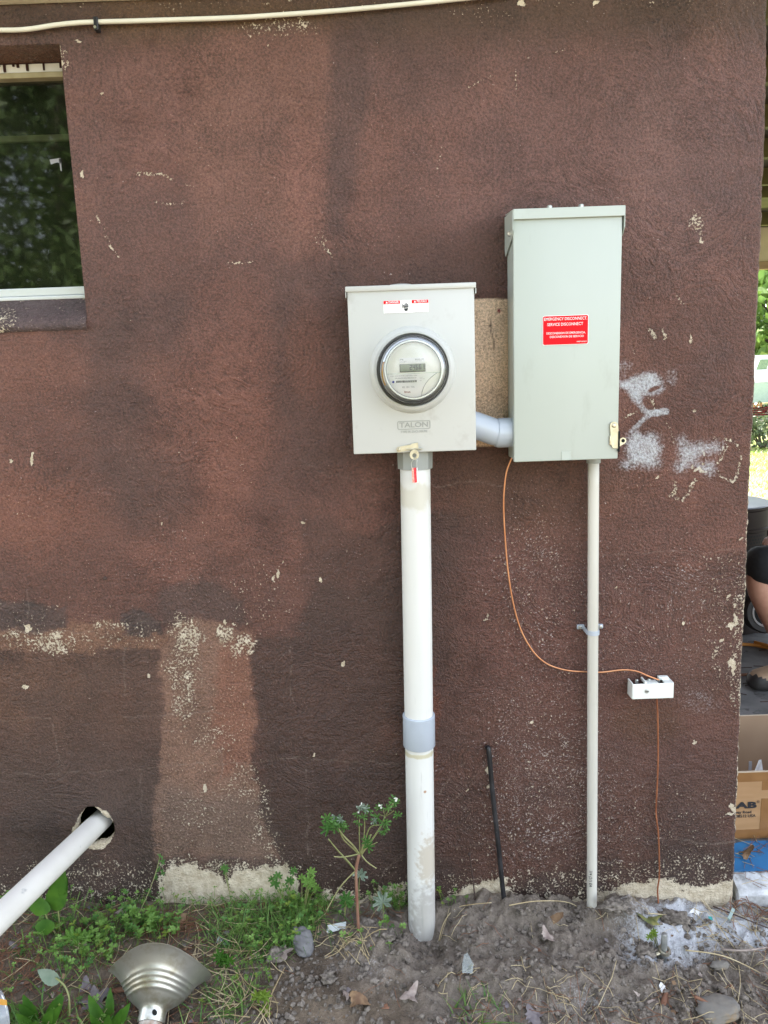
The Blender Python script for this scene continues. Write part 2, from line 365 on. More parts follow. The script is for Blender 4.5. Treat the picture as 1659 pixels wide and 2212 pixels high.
    scuff_glint = at('scuff_glint').outputs[2]
    c2 = N.new('ShaderNodeCombineXYZ'); L.new(math('MULTIPLY', rr, 330.0), c2.inputs[0]); L.new(math('MULTIPLY', th, 26.0), c2.inputs[1]); L.new(vo.outputs['Distance'], c2.inputs[2])
    sw2 = noise(1.0, 2, .5, c2.outputs[0]); sv = math('ADD', math('MULTIPLY', sw2, .55), math('ADD', math('MULTIPLY', n_fine, .30), math('MULTIPLY', n_mid, .15)))
    scm = math('MULTIPLY', ramp(math('SUBTRACT', sv, math('SUBTRACT', .675, math('MULTIPLY', scuff_glint, .085))), -.004, .03, 0, .85), ramp(scuff_glint, .01, .08))
    col = mixc(scm, col, (.42, .36, .34))
    both = math('MAXIMUM', cm, bm_)
    col = mixc(both, col, pale)
    # sprayed paint: grainy, catching the raised grain of the stucco
    sg = math('ADD', spray, math('MULTIPLY', math('SUBTRACT', math('ADD', math('MULTIPLY', n_fine, .7), math('MULTIPLY', n_mid, .3)), .5), 2.6))
    sm = math('MULTIPLY', ramp(sg, .20, 1.35, 0, .95), ramp(spray, .02, .30))
    col = mixc(sm, col, (.58, .60, .64))
    L.new(col, p.inputs['Base Color'])
    rg = math('ADD', ramp(n_mid, .3, .7, .46, .66), math('MULTIPLY', both, .3))
    L.new(math('SUBTRACT', rg, math('MULTIPLY', fresh, .16)), p.inputs['Roughness']); p.inputs['Specular IOR Level'].default_value = .45
    hgt = math('ADD', math('MULTIPLY', math('MULTIPLY', swirl, ramp(n_patch, .40, .60, .16, 1.0)), .85), math('ADD', math('MULTIPLY', n_fine, .75), math('ADD', math('MULTIPLY', n_mid, .8), math('MULTIPLY', both, -.25))))
    bp = N.new('ShaderNodeBump'); bp.inputs['Strength'].default_value = 1.0; bp.inputs['Distance'].default_value = .0085; L.new(hgt, bp.inputs['Height']); L.new(bp.outputs[0], p.inputs['Normal'])
    return m
MT['stucco'] = wall_material()

house = thing('house', (0, 0, 0), 'brown painted stucco house wall with window, peeling paint and white spray paint marks', 'house')
WIN_R, WIN_L, WIN_B, WIN_T, REC = -.693, -1.60, 1.586, 2.189, .10
EDGE = [(0, 1658), (243, 1656), (382, 1650), (471, 1648), (592, 1641), (766, 1634), (835, 1631), (921, 1627), (1008, 1622), (1097, 1618), (1169, 1616), (1256, 1613), (1342, 1608), (1413, 1603.6), (1537, 1600.6), (1667, 1595.5), (1816, 1590), (1953, 1583), (2100, 1578)]
_ez = np.array([W(x, y, 0)[2] for y, x in EDGE])[::-1]; _ex = np.array([W(x, y, 0)[0] for y, x in EDGE])[::-1]
def edge_x(z): return np.interp(z, _ez, _ex)
def build_wall():
    st = .0035
    xs = axis_grid(-1.10, .90, st, -4.0, .90); xs[-1] = .90; zs = np.arange(-.30, 2.274, st)
    i = np.argmin(abs(xs - WIN_R)); xs[i] = WIN_R; i = np.argmin(abs(xs - WIN_L)); xs[i] = WIN_L
    for q in (WIN_B, WIN_T): i = np.argmin(abs(zs - q)); zs[i] = q
    X, Z = np.meshgrid(xs, zs); nx, nz = len(xs), len(zs)
    e = edge_x(Z) + (fbm(Z * 60, Z * 0, 5, 3) - .5) * .005
    X = np.where(X > .5, X + (e - .90) * (X - .5) / .4, X)
    Y = -.004 * (fbm(X * 3, Z * 3, 11, 3) - .5) - .0016 * (fbm(X * 38, Z * 38, 13, 3) - .5)
    rnd = np.clip((X - (e - .008)) / .008, 0, 1); Y = Y + .006 * rnd ** 2
    sl_ = np.clip((WIN_B + .0 - Z) / .03, 0, 1); inx = (X < WIN_R + .001)
    Y = np.where(inx & (Z <= WIN_B + 1e-6), Y - .006 * (1 - sl_) ** 2 + .004 * (1 - sl_), Y)
    px, py = proj(X, X * 0, Z)
    n1 = fbm(X * 14, Z * 14, 21, 4) - .5; n2 = fbm(X * 14, Z * 14, 55, 4) - .5; n3 = fbm(X * 5, Z * 5, 77, 4) - .5
    n4 = fbm(X * 60, Z * 60, 91, 3) - .5; n5 = fbm(X * 60, Z * 60, 93, 3) - .5
    wx = px + n1 * 40 + n4 * 18; wy = py + n2 * 40 + n5 * 18
    # --- paint coats
    paint = np.empty(X.shape + (3,)); paint[:] = lin((94, 66, 58))
    def lay(mask, c): 
        mk = np.clip(mask, 0, 1)[..., None]; paint[:] = paint * (1 - mk) + lin(c) * mk
    def pm(pts, soft, raw=False): return 1 - sstep(-soft, soft, sdpoly(px if raw else wx, py if raw else wy, pts))
    def el(cx, cy, rx, ry, soft=.5): return 1 - sstep(1 - soft, 1 + soft, np.hypot((wx - cx) / rx, (wy - cy) / ry))
    lay(sstep(780, 250, py) * .9, (100, 73, 67))
    lay(sstep(1350, 1800, py) * .85, (76, 62, 57))
    lay(.55 * sstep(.05, .22, n3), (112, 78, 68)); lay(.5 * sstep(.05, .25, -n3), (80, 60, 56))
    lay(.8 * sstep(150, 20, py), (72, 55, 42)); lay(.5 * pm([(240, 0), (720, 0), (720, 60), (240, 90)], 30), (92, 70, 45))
    lay(.7 * pm([(430, 70), (712, 60), (706, 300), (700, 520), (640, 560), (560, 500), (440, 540), (400, 300)], 26), (114, 82, 72))
    lay(.75 * pm([(715, 60), (800, 60), (800, 240), (740, 520), (708, 500), (712, 300)], 22), (82, 62, 58))
    lay(.5 * pm([(585, 590), (640, 575), (760, 600), (760, 1000), (640, 1010), (600, 860), (590, 700)], 24), (80, 60, 55))
    lay(.48 * pm([(420, 600), (560, 600), (580, 700), (570, 1000), (500, 1180), (430, 1100), (380, 800)], 34), (113, 77, 66))
    lay(.55 * el(655, 380, 50, 120), (124, 86, 76)); lay(.5 * el(660, 760, 42, 110), (110, 74, 62)); lay(.5 * el(280, 280, 120, 140), (112, 80, 73)); lay(.4 * el(1150, 330, 220, 160), (108, 78, 72)); lay(.45 * el(1450, 400, 130, 200), (110, 82, 76))
    lay(.6 * pm([(190, 700), (300, 690), (330, 900), (300, 1100), (180, 1010)], 40), (78, 60, 56)); lay(.6 * el(330, 1060, 90, 90), (80, 61, 56)); lay(.7 * el(60, 1120, 130, 90), (112, 76, 64)); lay(.7 * el(40, 780, 110, 70), (110, 76, 65))
    lay(.75 * pm([(640, 1110), (700, 1105), (760, 1150), (870, 1180), (870, 1380), (660, 1380), (650, 1250)], 18), (76, 56, 50))
    # fresh dark coat low on the right
    D1 = [(536, 1386), (620, 1378), (655, 1330), (700, 1200), (870, 1120), (1000, 1090), (1120, 1180), (1260, 1220), (1480, 1230), (1700, 1160), (1700, 2060), (640, 2060), (626, 1872), (592, 1830), (556, 1742), (546, 1640), (538, 1500)]
    lay(.55 * pm([(700, 575), (740, 540), (1060, 470), (1120, 430), (1130, 1010), (1000, 1070), (760, 1020), (720, 760)], 40), (68, 48, 42)); lay(.4 * el(120, 1480, 130, 60), (100, 76, 62)); lay(.45 * el(90, 1600, 100, 50), (96, 68, 56)); fresh = pm(D1, 12); rs_ = sstep(930, 1080, wx); lay(.9 * fresh * (1 - .62 * rs_), (69, 51, 45)); lay(.6 * fresh * sstep(1500, 1900, py), (64, 52, 48)); lay(.6 * fresh * rs_ * sstep(1950, 1500, py), (98, 67, 60)); lay(.5 * fresh * rs_ * sstep(-.02, .15, n3), (84, 60, 52))  # first layer: dark coat around the boxes with their contact shade painted in
    lay(.45 * fresh * sstep(.0, .2, n3), (86, 60, 52))
    dl = pm([(-700, 1385), (110, 1400), (235, 1390), (345, 1400), (352, 1560), (335, 1650), (345, 2060), (-700, 2060)], 14); lay(.85 * dl, (80, 62, 54)); lay(.5 * dl * sstep(.0, .2, n3), (98, 72, 58)); lay(.5 * dl * sstep(1550, 1800, py), (60, 54, 53))
    lay(.9 * pm([(345, 1368), (380, 1335), (440, 1335), (540, 1378), (538, 1500), (546, 1640), (556, 1742), (604, 1850), (345, 1850), (335, 1700), (348, 1560)], 7), (122, 97, 84))
    lay(.6 * pm([(345, 1700), (556, 1720), (604, 1860), (345, 1860)], 30), (104, 92, 85))
    lay(.5 * pm([(472, 1385), (540, 1378), (538, 1500), (546, 1640), (470, 1680), (466, 1540)], 12), (124, 80, 64))
    lay(.8 * pm([(-700, 1352), (150, 1352), (150, 1338), (262, 1338), (262, 1360), (345, 1360), (345, 1402), (-700, 1402)], 7), (122, 93, 76))
    dk = np.maximum(pm([(-700, 1295), (140, 1300), (144, 1352), (120, 1360), (-700, 1350)], 6), pm([(262, 1325), (340, 1330), (345, 1366), (300, 1378), (264, 1366)], 5)); lay(.85 * dk, (72, 61, 59))
    lay(.8 * pm([(350, 1270), (420, 1250), (530, 1290), (535, 1350), (440, 1335), (385, 1330), (350, 1345)], 14), (77, 62, 58))
    lay(.8 * pm([(930, 1400), (938, 1700), (946, 1590), (953, 1570), (944, 1440)], 4), (96, 58, 44))
    lay(.35 * el(1150, 1050, 220, 90), (80, 58, 40)); lay(.5 * el(1400, 1560, 80, 40), (78, 55, 36))
    # bare rectangle between the boxes, never painted
    rect = pm([(1000, 646), (1112, 645), (1114, 962), (1000, 962)], 2.2, True) * 1.0
    rw = 1 - sstep(-2.5, 2.5, sdpoly(px + n1 * 7, py + n2 * 7, [(1000, 647), (1118, 646), (1118, 963), (1000, 963)]))
    lay(rw, (206, 184, 160)); lay(rw * sstep(0, .2, n1) * .4, (172, 146, 122)); lay(rw * .4 * sstep(.0, .25, n2), (206, 186, 166))
    lay((1 - sstep(3, 5, np.hypot(px - 1078, py - 667 + n1 * 20))) * 1.0, (120, 30, 45)); lay((1 - sstep(1.2, 2.2, np.hypot(px - 1078, py - 667))), (25, 10, 15))
    lay(.7 * (1 - sstep(1., 2., sdline(px + n1 * 8, py, [(1060, 690), (1057, 705), (1064, 730), (1068, 755)]))), (90, 70, 55))
    lay(.8 * (1 - sstep(1.5, 3., np.hypot(px - 1060, py - 703)))*1.0, (30, 22, 18))
    # --- chips
    chip = np.full(X.shape, .05) + .12 * sstep(.05, .25, n3 + n1 * .6)
    def ch(mask, a): np.maximum(chip, np.clip(mask, 0, 1) * a, out=chip)
    chip *= 1 - .5 * sstep(900, 500, py)
    ch(pm([(-700, 1345), (345, 1345), (345, 1405), (-700, 1405)], 22), .42); ch(el(115, 1385, 55, 26), .70); ch(el(230, 1347, 60, 12), .56); ch(el(395, 1365, 36, 58), .68); ch(el(478, 1370, 26, 24), .68); ch(el(40, 1378, 70, 18), .56)
    ch(pm([(345, 1368), (540, 1378), (545, 1640), (604, 1850), (345, 1850), (340, 1700), (348, 1560)], 20), .30); ch(el(400, 1470, 46, 120), .56); ch(el(470, 1590, 60, 40), .46); ch(el(520, 1700, 50, 50), .46); ch(el(430, 1760, 60, 40), .44); ch(el(520, 1400, 40, 26), .6); ch(pm([(500, 1640), (560, 1640), (640, 1880), (560, 1880)], 18), .46)
    ch(pm([(30, 1850), (340, 1850), (340, 1990), (30, 1990)], 26) , .46); ch(sstep(1730, 1950, py), .38)
    ch(pm([(340, 1850), (660, 1860), (660, 1900), (340, 1900)], 14), .62)
    ch(pm([(940, 1880), (1120, 1870), (1400, 1845), (1590, 1820), (1600, 1990), (940, 1990)], 26), .48)
    ch(pm([(960, 1700), (1600, 1650), (1600, 1950), (960, 1950)], 60), .30)
    ch(np.maximum(el(1160, 1250, 110, 180, .6), el(1180, 1650, 180, 240, .6)), .30); ch(el(1360, 1330, 160, 160), .22)  # first call: glints of the glossy coat painted in as pale chips
    ch((1 - sstep(1, 12, edge_x(Z) * 1000 - X * 1000 + n1 * 14)) * sstep(500, 1150, py), .62); ch(sstep(70, 14, edge_x(Z) * 1000 - X * 1000) * sstep(1100, 1280, py) * sstep(1620, 1480, py), .52)
    ch(pm([(1490, 1180), (1610, 1180), (1610, 1520), (1520, 1500)], 40), .36)
    ch(el(610, 55, 90, 26), .50); ch(el(1040, 25, 90, 16), .36); ch(pm([(120, 95), (150, 95), (190, 620), (176, 640)], 8) * sstep(330, 120, py), .5); ch(sstep(40, 0, py), .3); ch(el(1510, 480, 16, 26), .62); ch(el(690, 520, 20, 30), .44)
    ch(el(100, 1330, 180, 50), .26); ch(el(560, 1290, 90, 90), .30)
    for L_, a, wd in (([(300, 374), (352, 375), (372, 388)], .66, 6), ([(398, 396), (420, 405)], .6, 4), ([(335, 437), (360, 440), (395, 443), (398, 425)], .55, 4), ([(210, 465), (225, 495), (238, 530), (256, 555)], .58, 4), ([(490, 570), (545, 565)], .6, 4),
              ([(1005, 193), (1045, 170), (1060, 160)], .5, 4), ([(1114, 150), (1114, 215)], .55, 3), ([(1125, 130), (1255, 97)], .45, 3), ([(690, 520), (718, 556)], .6, 5), ([(960, 310), (945, 365)], .45, 4),
              ([(1403, 711), (1416, 728)], .66, 7), ([(1465, 640), (1478, 655)], .6, 5), ([(1490, 726), (1493, 742)], .7, 5), ([(1510, 480), (1516, 520)], .66, 7),
              ([(1346, 762), (1346, 812)], .0, 1), ([(1040, 1350), (1054, 1326)], .6, 4), ([(1290, 1395), (1500, 1330)], .3, 10), ([(1540, 1420), (1552, 1400)], .72, 4), ([(1412, 1390), (1420, 1375)], .5, 4)):
        if a: ch(1 - sstep(wd * .4, wd * 1.3, sdline(px + n1 * 10, py + n2 * 10, L_)), a)
    g = lambda q: [((2400 + x / 2.6587) / 1.8228, (1300 + y / 2.6587) / 1.8228) for x, y in q]
    for q, wd in (([(1070, 1090), (1110, 1140)], 4), ([(1200, 1150), (1290, 1160), (1340, 1210), (1375, 1330), (1360, 1450), (1340, 1560), (1290, 1590), (1190, 1550), (1130, 1490)], 4.5), ([(690, 1560), (690, 1700), (640, 1720), (760, 1780), (830, 1700), (900, 1560)], 5), ([(150, 920), (340, 820)], 4), ([(420, 690), (465, 810)], 5), ([(1150, 1380), (1210, 1230)], 9), ([(595, 980), (680, 1180)], 3.5), ([(240, 140), (260, 240)], 4), ([(560, 0), (580, 90)], 5)):
        ch(1 - sstep(wd * .5, wd * 1.4, sdline(px + n1 * 9, py + n2 * 9, g(q))), .60)
    # --- bare render along the foot of the wall and single flakes
    bare = np.zeros(X.shape)
    def br_(mask, a=1.0): np.maximum(bare, np.clip(mask, 0, 1) * a, out=bare)
    br_(pm([(339, 1888), (370, 1872), (420, 1870), (470, 1880), (488, 1902), (498, 1872), (563, 1874), (632, 1870), (646, 1930), (650, 2080), (342, 2080)], 16))
    br_(pm([(955, 1950), (985, 1930), (1005, 1912), (1050, 1899), (1098, 1893), (1104, 2050), (955, 2050)], 14))
    br_(pm([(1112, 1962), (1148, 1938), (1220, 1940), (1300, 1925), (1378, 1901), (1422, 1893), (1487, 1911), (1537, 1912), (1600, 1896), (1610, 2100), (1112, 2100)], 16))
    br_(pm([(655, 1952), (700, 1925), (760, 1930), (880, 1915), (880, 2060), (655, 2060)], 16), .8); br_(sstep(1985, 2060, py) , .8)
    br_((1 - sstep(0, 4.0, edge_x(Z) * 1000 - X * 1000 + n1 * 6)) * sstep(1000, 1250, py), .62)
    for x, y, a, b in ((653, 1130, 5, 4), (743, 1434, 7, 5), (447, 1699, 6, 9), (600, 1237, 5, 11), (590, 1246, 3, 10), (67, 990, 5, 17), (24, 1000, 4, 7), (352, 1137, 3, 5), (1130, 8, 10, 8), (1287, 3, 7, 6), (1146, 1562, 6, 4), (173, 86, 9, 3), (218, 204, 3, 3), (180, 378, 5, 8), (176, 385, 3, 5), (583, 95, 3, 4), (690, 1252, 4, 6), (1053, 1664, 4, 12), (1056, 1697, 4, 4), (1117, 888, 2, 7), (1425, 1030, 4, 4), (1600, 1160, 4, 3), (1572, 1287, 5, 4), (1573, 1296, 4, 3), (1589, 1310, 6, 5), (1578, 1352, 5, 14), (1586, 1342, 4, 20), (1561, 1385, 5, 7), (1478, 1346, 7, 4), (1547, 1405, 5, 4), (1497, 1600, 3, 9), (1582, 1440, 5, 25), (1574, 1430, 6, 10), (1571, 1760, 10, 4), (1580, 1745, 6, 14), (62, 1353, 4, 11), (485, 1345, 4, 10), (610, 1215, 2, 3), (505, 1350, 5, 3), (318, 1460, 4, 5), (55, 1485, 5, 6), (225, 1795, 2, 3), (1498, 1007, 3, 8), (1512, 1017, 18, 4), (1493, 740, 3, 5), (1516, 1006, 3, 3), (1520, 977, 5, 5), (680, 1630, 3, 6), (1330, 1268, 4, 3), (1010, 1705, 3, 4), (128, 105, 4, 12), (133, 140, 3, 14), (1500, 885, 5, 4)):
        br_(1 - sstep(.75, 1.25, np.hypot((px + n1 * 10 + n4 * 16 - x) / (a * .85), (py + n2 * 10 + n5 * 16 - y) / (b * .85))), .95)
    # --- spray paint
    spray = np.zeros(X.shape)
    def sp(mask, a=1.0): np.maximum(spray, np.clip(mask, 0, 1) * a, out=spray)
    def spoly(q, s): return 1 - sstep(-s * 1.7, s * 1.7, sdpoly(px + n1 * 6, py + n2 * 6, g(q)))
    head = spoly([(100, 540), (180, 515), (250, 480), (350, 445), (480, 450), (560, 520), (575, 600), (530, 660), (440, 690), (350, 690), (330, 760), (290, 790), (230, 740), (190, 660), (110, 610)], 7)
    hx, hy = g([(470, 612)])[0]; c_, s_ = cos(-.35), sin(-.35); ux = (px - hx) * c_ + (py - hy) * s_; uy = -(px - hx) * s_ + (py - hy) * c_
    sp(head * (sstep(.5, 1.4, np.hypot(ux / 15, uy / 4.5)))); sp(1 - sstep(3, 11, sdline(px, py, g([(310, 760), (350, 830), (400, 868)]))), .75)
    sp(1 - sstep(5, 11, sdline(px, py, g([(400, 868), (470, 868), (590, 850)]))), .9); sp(1 - sstep(2, 9, sdline(px, py, g([(440, 880), (360, 930), (290, 1000), (230, 1060)]))), .8)
    sp(spoly([(200, 1080), (290, 1040), (350, 1090), (450, 1060), (540, 1110), (520, 1180), (560, 1240), (530, 1330), (545, 1420), (480, 1450), (280, 1430), (180, 1470), (120, 1420), (180, 1330), (160, 1200)], 11), .95)
    sp(spoly([(700, 1120), (760, 1095), (830, 1160), (1000, 1170), (1130, 1160), (1195, 1200), (1170, 1290), (1000, 1310), (920, 1380), (1100, 1370), (1120, 1480), (1060, 1550), (960, 1490), (860, 1430), (760, 1500), (670, 1480), (660, 1420), (720, 1340), (700, 1200)], 12), .88)
    sp(spoly([(560, 1180), (600, 1160), (620, 1350), (560, 1380)], 22), .30)
    ex, ey = g([(650, 490)])[0]; sp(1 - sstep(.3, 1.2, np.hypot((px - ex) / 22, (py - ey) / 30)), .42)
    sp(el(1345, 800, 26, 20), .4); sp(el(1510, 1510, 50, 26), .30); sp(el(60, 700, 120, 12), .26); sp(el(1345, 1000, 30, 60), .2)
    scuff_glint = .22 + .25 * sstep(.0, .2, n3) + .9 * np.maximum(np.maximum(el(1160, 1260, 130, 210, .7), el(1190, 1650, 210, 280, .7)), .8 * el(1380, 1330, 200, 190, .7)) + .3 * el(480, 1300, 300, 150)  # scuffs, densest where glints of the glossy coat are painted as pale strokes
    # --- cracks
    crack = np.zeros(X.shape)
    for q in ([(-20, 1675), (120, 1668), (340, 1655), (500, 1648), (640, 1640), (870, 1650)], [(-20, 1558), (110, 1552), (118, 1600), (128, 1680)], [(260, 1545), (350, 1545), (480, 1545)], [(660, 1655), (660, 1700), (668, 1850)], [(270, 1350), (270, 1440), (275, 1500)], [(300, 1665), (310, 1760)], [(1000, 1650), (985, 1660), (955, 1690), (950, 1720)], [(1080, 1652), (1040, 1660), (1000, 1700), (985, 1730), (962, 1762), (958, 1790)], [(940, 1835), (1030, 1822), (1300, 1812), (1590, 1812)], [(60, 1270), (65, 1355)], [(640, 990), (760, 1040), (870, 1042), (1090, 1045)], [(1290, 1195), (1590, 1190)], [(780, 1860), (760, 1905)], [(880, 1840), (830, 1880), (810, 1925)], [(430, 1340), (440, 1480)], [(470, 1600), (476, 1690)], [(410, 1330), (200, 1362), (0, 1365)], [(627, 1400), (632, 1520)]):
        np.maximum(crack, (.25 + .35 * vnoise(X * 6, Z * 6, 71)) * (1 - sstep(.5, 1.9, sdline(px + n1 * 26, py + n2 * 26, q))), out=crack)
    kk = sstep(1000, 500, py)[..., None]; paint *= (np.array([1.07, .96, .88]) * (1 - kk) + np.array([1.02, .985, .96]) * kk)
    # --- faces, with the window and the broken pipe hole left open
    J, I = np.meshgrid(np.arange(nz - 1), np.arange(nx - 1), indexing='ij')
    cx = (X[:-1, :-1] + X[1:, 1:]) / 2; cz = (Z[:-1, :-1] + Z[1:, 1:]) / 2; cpx, cpy = proj(cx, cx * 0, cz)
    ang = np.arctan2(cpy - 1788, cpx - 203); hole_r = 41 + 5 * np.sin(ang * 3 + 1) + 5 * (vnoise(ang * 4 + 9, ang * 0, 3) - .5)
    hole = np.hypot(cpx - 203, cpy - 1788) < hole_r
    keep = ~(((cx > WIN_L) & (cx < WIN_R) & (cz > WIN_B) & (cz < WIN_T)) | hole)
    hd = np.hypot(px - 203, py - 1788); br_((1 - sstep(42, 46, hd + n1 * 22)) * .8); br_((1 - sstep(.8, 1.3, np.hypot((px - 166 + n1 * 10) / 11, (py - 1802) / 18))), .9); br_((1 - sstep(.8, 1.3, np.hypot((px - 205 + n1 * 10) / 22, (py - 1830) / 5))), .9)
    vid = lambda j, i: j * nx + i
    f0 = np.stack([vid(J, I), vid(J, I + 1), vid(J + 1, I + 1), vid(J + 1, I)], -1)[keep]
    ed = []
    K = np.pad(keep, 1, constant_values=False)
    right = keep & ~K[1:-1, 2:]; left = keep & ~K[1:-1, :-2]; up = keep & ~K[2:, 1:-1]; dn = keep & ~K[:-2, 1:-1]
    for mk, a, b in ((right, (0, 1), (1, 1)), (left, (1, 0), (0, 0)), (up, (1, 1), (1, 0)), (dn, (0, 0), (0, 1))):
        j = J[mk]; i = I[mk]; ed.append(np.stack([vid(j + a[0], i + a[1]), vid(j + b[0], i + b[1])], -1))
    ed = np.concatenate(ed); used = np.unique(ed); mp = -np.ones(nx * nz, np.int64); mp[used] = nx * nz + np.arange(len(used))
    fx = np.stack([ed[:, 0], mp[ed[:, 0]], mp[ed[:, 1]], ed[:, 1]], -1)
    fl = lambda a: a.reshape(-1); ext = lambda a: np.concatenate([fl(a), fl(a)[used]])
    Yb = fl(Y)[used] * 0 + REC + .02; inh = fl(hd)[used] < 70; Yb[inh] = .022
    paint2 = np.concatenate([paint.reshape(-1, 3), paint.reshape(-1, 3)[used]])
    b2 = ext(bare); b2[nx * nz:][inh] = 1.0
    # the reveal and the lintel kept their older, browner coat
    rev = (fl(X)[used] < WIN_R + .002) & (fl(Z)[used] > 1.5); paint2[nx * nz:][rev] = lin((92, 62, 44))
    top = rev & (fl(Z)[used] > WIN_T - .01); paint2[nx * nz:][top] = lin((96, 58, 36))
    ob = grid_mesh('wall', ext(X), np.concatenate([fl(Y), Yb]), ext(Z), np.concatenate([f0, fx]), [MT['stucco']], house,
                   {'paint': paint2, 'chip': ext(chip), 'bare': b2, 'spray': ext(spray), 'crack': ext(crack), 'fresh': ext(fresh), 'scuff_glint': ext(scuff_glint)})
build_wall()

# sill of the window (slopes out to the wall face), sash, pane
def sill():
    me = []; prof = [(.115, 1.664), (.06, 1.634), (.012, 1.600), (-.004, 1.588), (-.010, 1.578), (-.006, 1.566), (.004, 1.560)]
    xs = np.linspace(WIN_L - .02, WIN_R - .001, 120); X, K = np.meshgrid(xs, np.arange(len(prof)))
    Y = np.array([p[0] for p in prof])[K] + .002 * (fbm(X * 30, K * 1.0, 3) - .5); Z = np.array([p[1] for p in prof])[K] + .002 * (fbm(X * 22, K * 2.0, 5) - .5)
    nz, nx = X.shape; J, I = np.meshgrid(np.arange(nz - 1), np.arange(nx - 1), indexing='ij')
    f = np.stack([J * nx + I, J * nx + I + 1, (J + 1) * nx + I + 1, (J + 1) * nx + I], -1)[:, :, ::-1]
    paint = np.empty((X.size, 3)); paint[:] = lin((88, 72, 72)); z = np.zeros(X.size)
    chip = np.full(X.size, .22) + .5 * np.exp(-((X.ravel() + .93) / .06) ** 2) * (K.ravel() > 1)
    bare = np.where(K.ravel() == 0, .7, 0.0)
    return grid_mesh('sill', X, Y, Z, f, [MT['stucco']], None, {'paint': paint, 'chip': chip, 'bare': bare, 'spray': z, 'crack': z, 'fresh': z, 'scuff_glint': z + .3})
b = MB()
b.box((WIN_L, REC - .01, 2.1555), (WIN_R - .001, REC + .03, 2.168), bev=.002)
b.box((WIN_L, REC + .006, 1.672), (WIN_L + .03, REC + .03, 2.158), bev=.002)
window = b.build('window', MT['sash_tan'], house)
sl_o = sill(); sl_o.parent = window
b = MB(); b.box((WIN_L, REC - .016, 1.654), (WIN_R - .001, REC + .03, 1.674), bev=.003).box((WIN_L, REC - .024, 1.644), (WIN_R - .001, REC + .02, 1.653), bev=.002)
b.build('bottom_rail', MT['sash_alu'], window)
b = MB(); b.box((WIN_L, REC - .004, 2.1685), (WIN_R - .001, REC + .03, 2.21), mi=0)
rr = random.Random(3); x = WIN_L + .02
while x < WIN_R - .02:
    wdt = rr.uniform(.004, .007); ln = rr.uniform(.016, .030); b.box((x, REC - .0075, 2.2 - ln), (x + wdt, REC - .0045, 2.21), mi=1, bev=.0014); x += rr.choice([.010, .014, .022, .04])
b.box((WIN_L, REC - .007, 2.187), (WIN_R - .001, REC - .0048, 2.21), mi=1)
b.build('head_board', [MT['white'], MT['drip']], window)
b = MB(); b.add([(WIN_L, REC + .014, 1.66), (WIN_R + .01, REC + .014, 1.66), (WIN_R + .01, REC + .014, 2.17), (WIN_L, REC + .014, 2.17)], [(0, 1, 2, 3)]); b.build('pane', MT['pane'], window)
b = MB(); b.box((WIN_L, REC + .035, 2.028), (WIN_R, REC + .045, 2.043), bev=.002); b.build('blind_rail', MT['sash_tan'], window)  # strip added behind the glass as the edge of an inside blind
b = MB(); c = W(120, 350, REC + .0125)
b.add([c + np.array(q) for q in ((-.014, 0, .006), (.014, 0, .009), (.013, 0, -.004), (.004, 0, -.001), (-.012, 0, -.005))], [(0, 1, 2, 3, 4)]).add([c + np.array(q) for q in ((.009, 0, .007), (.014, 0, .008), (.013, 0, -.022), (.010, 0, -.02))], [(0, 1, 2, 3)])
b.build('tape_scrap', MT['grey_print'], window)
# shell of the house: dark inside, side and rear walls, roof, trim board under the eave
MT['siding'] = mat('siding', (.10, .055, .042), (.13, .072, .056), rough=.6, scale=10)
MT['shingle'] = mat('shingle', (.06, .055, .05), (.11, .10, .09), rough=.85, scale=30, bump=.4)
b = MB(); b.box((.70, .13, -.3), (.885, 6.0, 2.27)); b.build('side_wall', MT['siding'], house)
b = MB(); b.box((-4.0, .125, -.3), (-3.85, 6.0, 2.27)).box((-3.84, 5.85, -.3), (.69, 6.0, 2.27)); b.build('rear_wall', MT['siding'], house)
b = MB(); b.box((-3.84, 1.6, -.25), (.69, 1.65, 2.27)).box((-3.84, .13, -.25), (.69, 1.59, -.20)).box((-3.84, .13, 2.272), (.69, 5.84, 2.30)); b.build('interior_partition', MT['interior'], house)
b = MB(); b.box((-4.05, -.022, 2.2735), (.93, .11, 2.40), bev=.004); b.build('trim_board', MT['trim'], house)
b = MB(); b.prism([(-4.2, -.30, 2.46), (-4.2, 3.0, 3.9), (-4.2, 6.3, 2.46), (-4.2, 6.3, 2.56), (-4.2, 3.0, 4.0), (-4.2, -.30, 2.56)], (5.3, 0, 0)); b.build('roof', MT['shingle'], house)
b = MB(); b.box((-4.0, .0, 2.401), (.9, .1, 2.50)).box((-4.15, -.28, 2.44), (1.05, -.001, 2.458)); b.build('soffit', MT['trim'], house)

# cable under the eave with its black clip
pts = smooth_path([W(x, y, -.012) for x, y in ((-2600, 130), (-1200, 95), (-600, 64), (-260, 60), (-120, 62), (0, 65), (60, 63), (120, 54), (170, 49), (210, 47.5), (330, 44), (500, 38.5), (620, 31), (740, 22), (850, 12), (980, -1), (1120, -16))], 6)
ct = thing('cable', pts[58], 'cream cable running along the top of the wall, held by a black clip', 'cable')
b = MB(); b.tube(pts, .0052, 8); b.build('sheath', MT['cable_white'], ct, smooth=True)
c = W(209, 50, -.012); b = MB(); b.box(c + np.array((-.005, -.008, -.017)), c + np.array((.005, .010, .011)), bev=.002); b.lathe([(0, -.0095), (.003, -.0095), (.003, -.006)], c + np.array((-.002, 0, -.011)), (0, 1, 0), 10, 1); b.build('clip', [MT['cable_black'], MT['zinc']], ct)
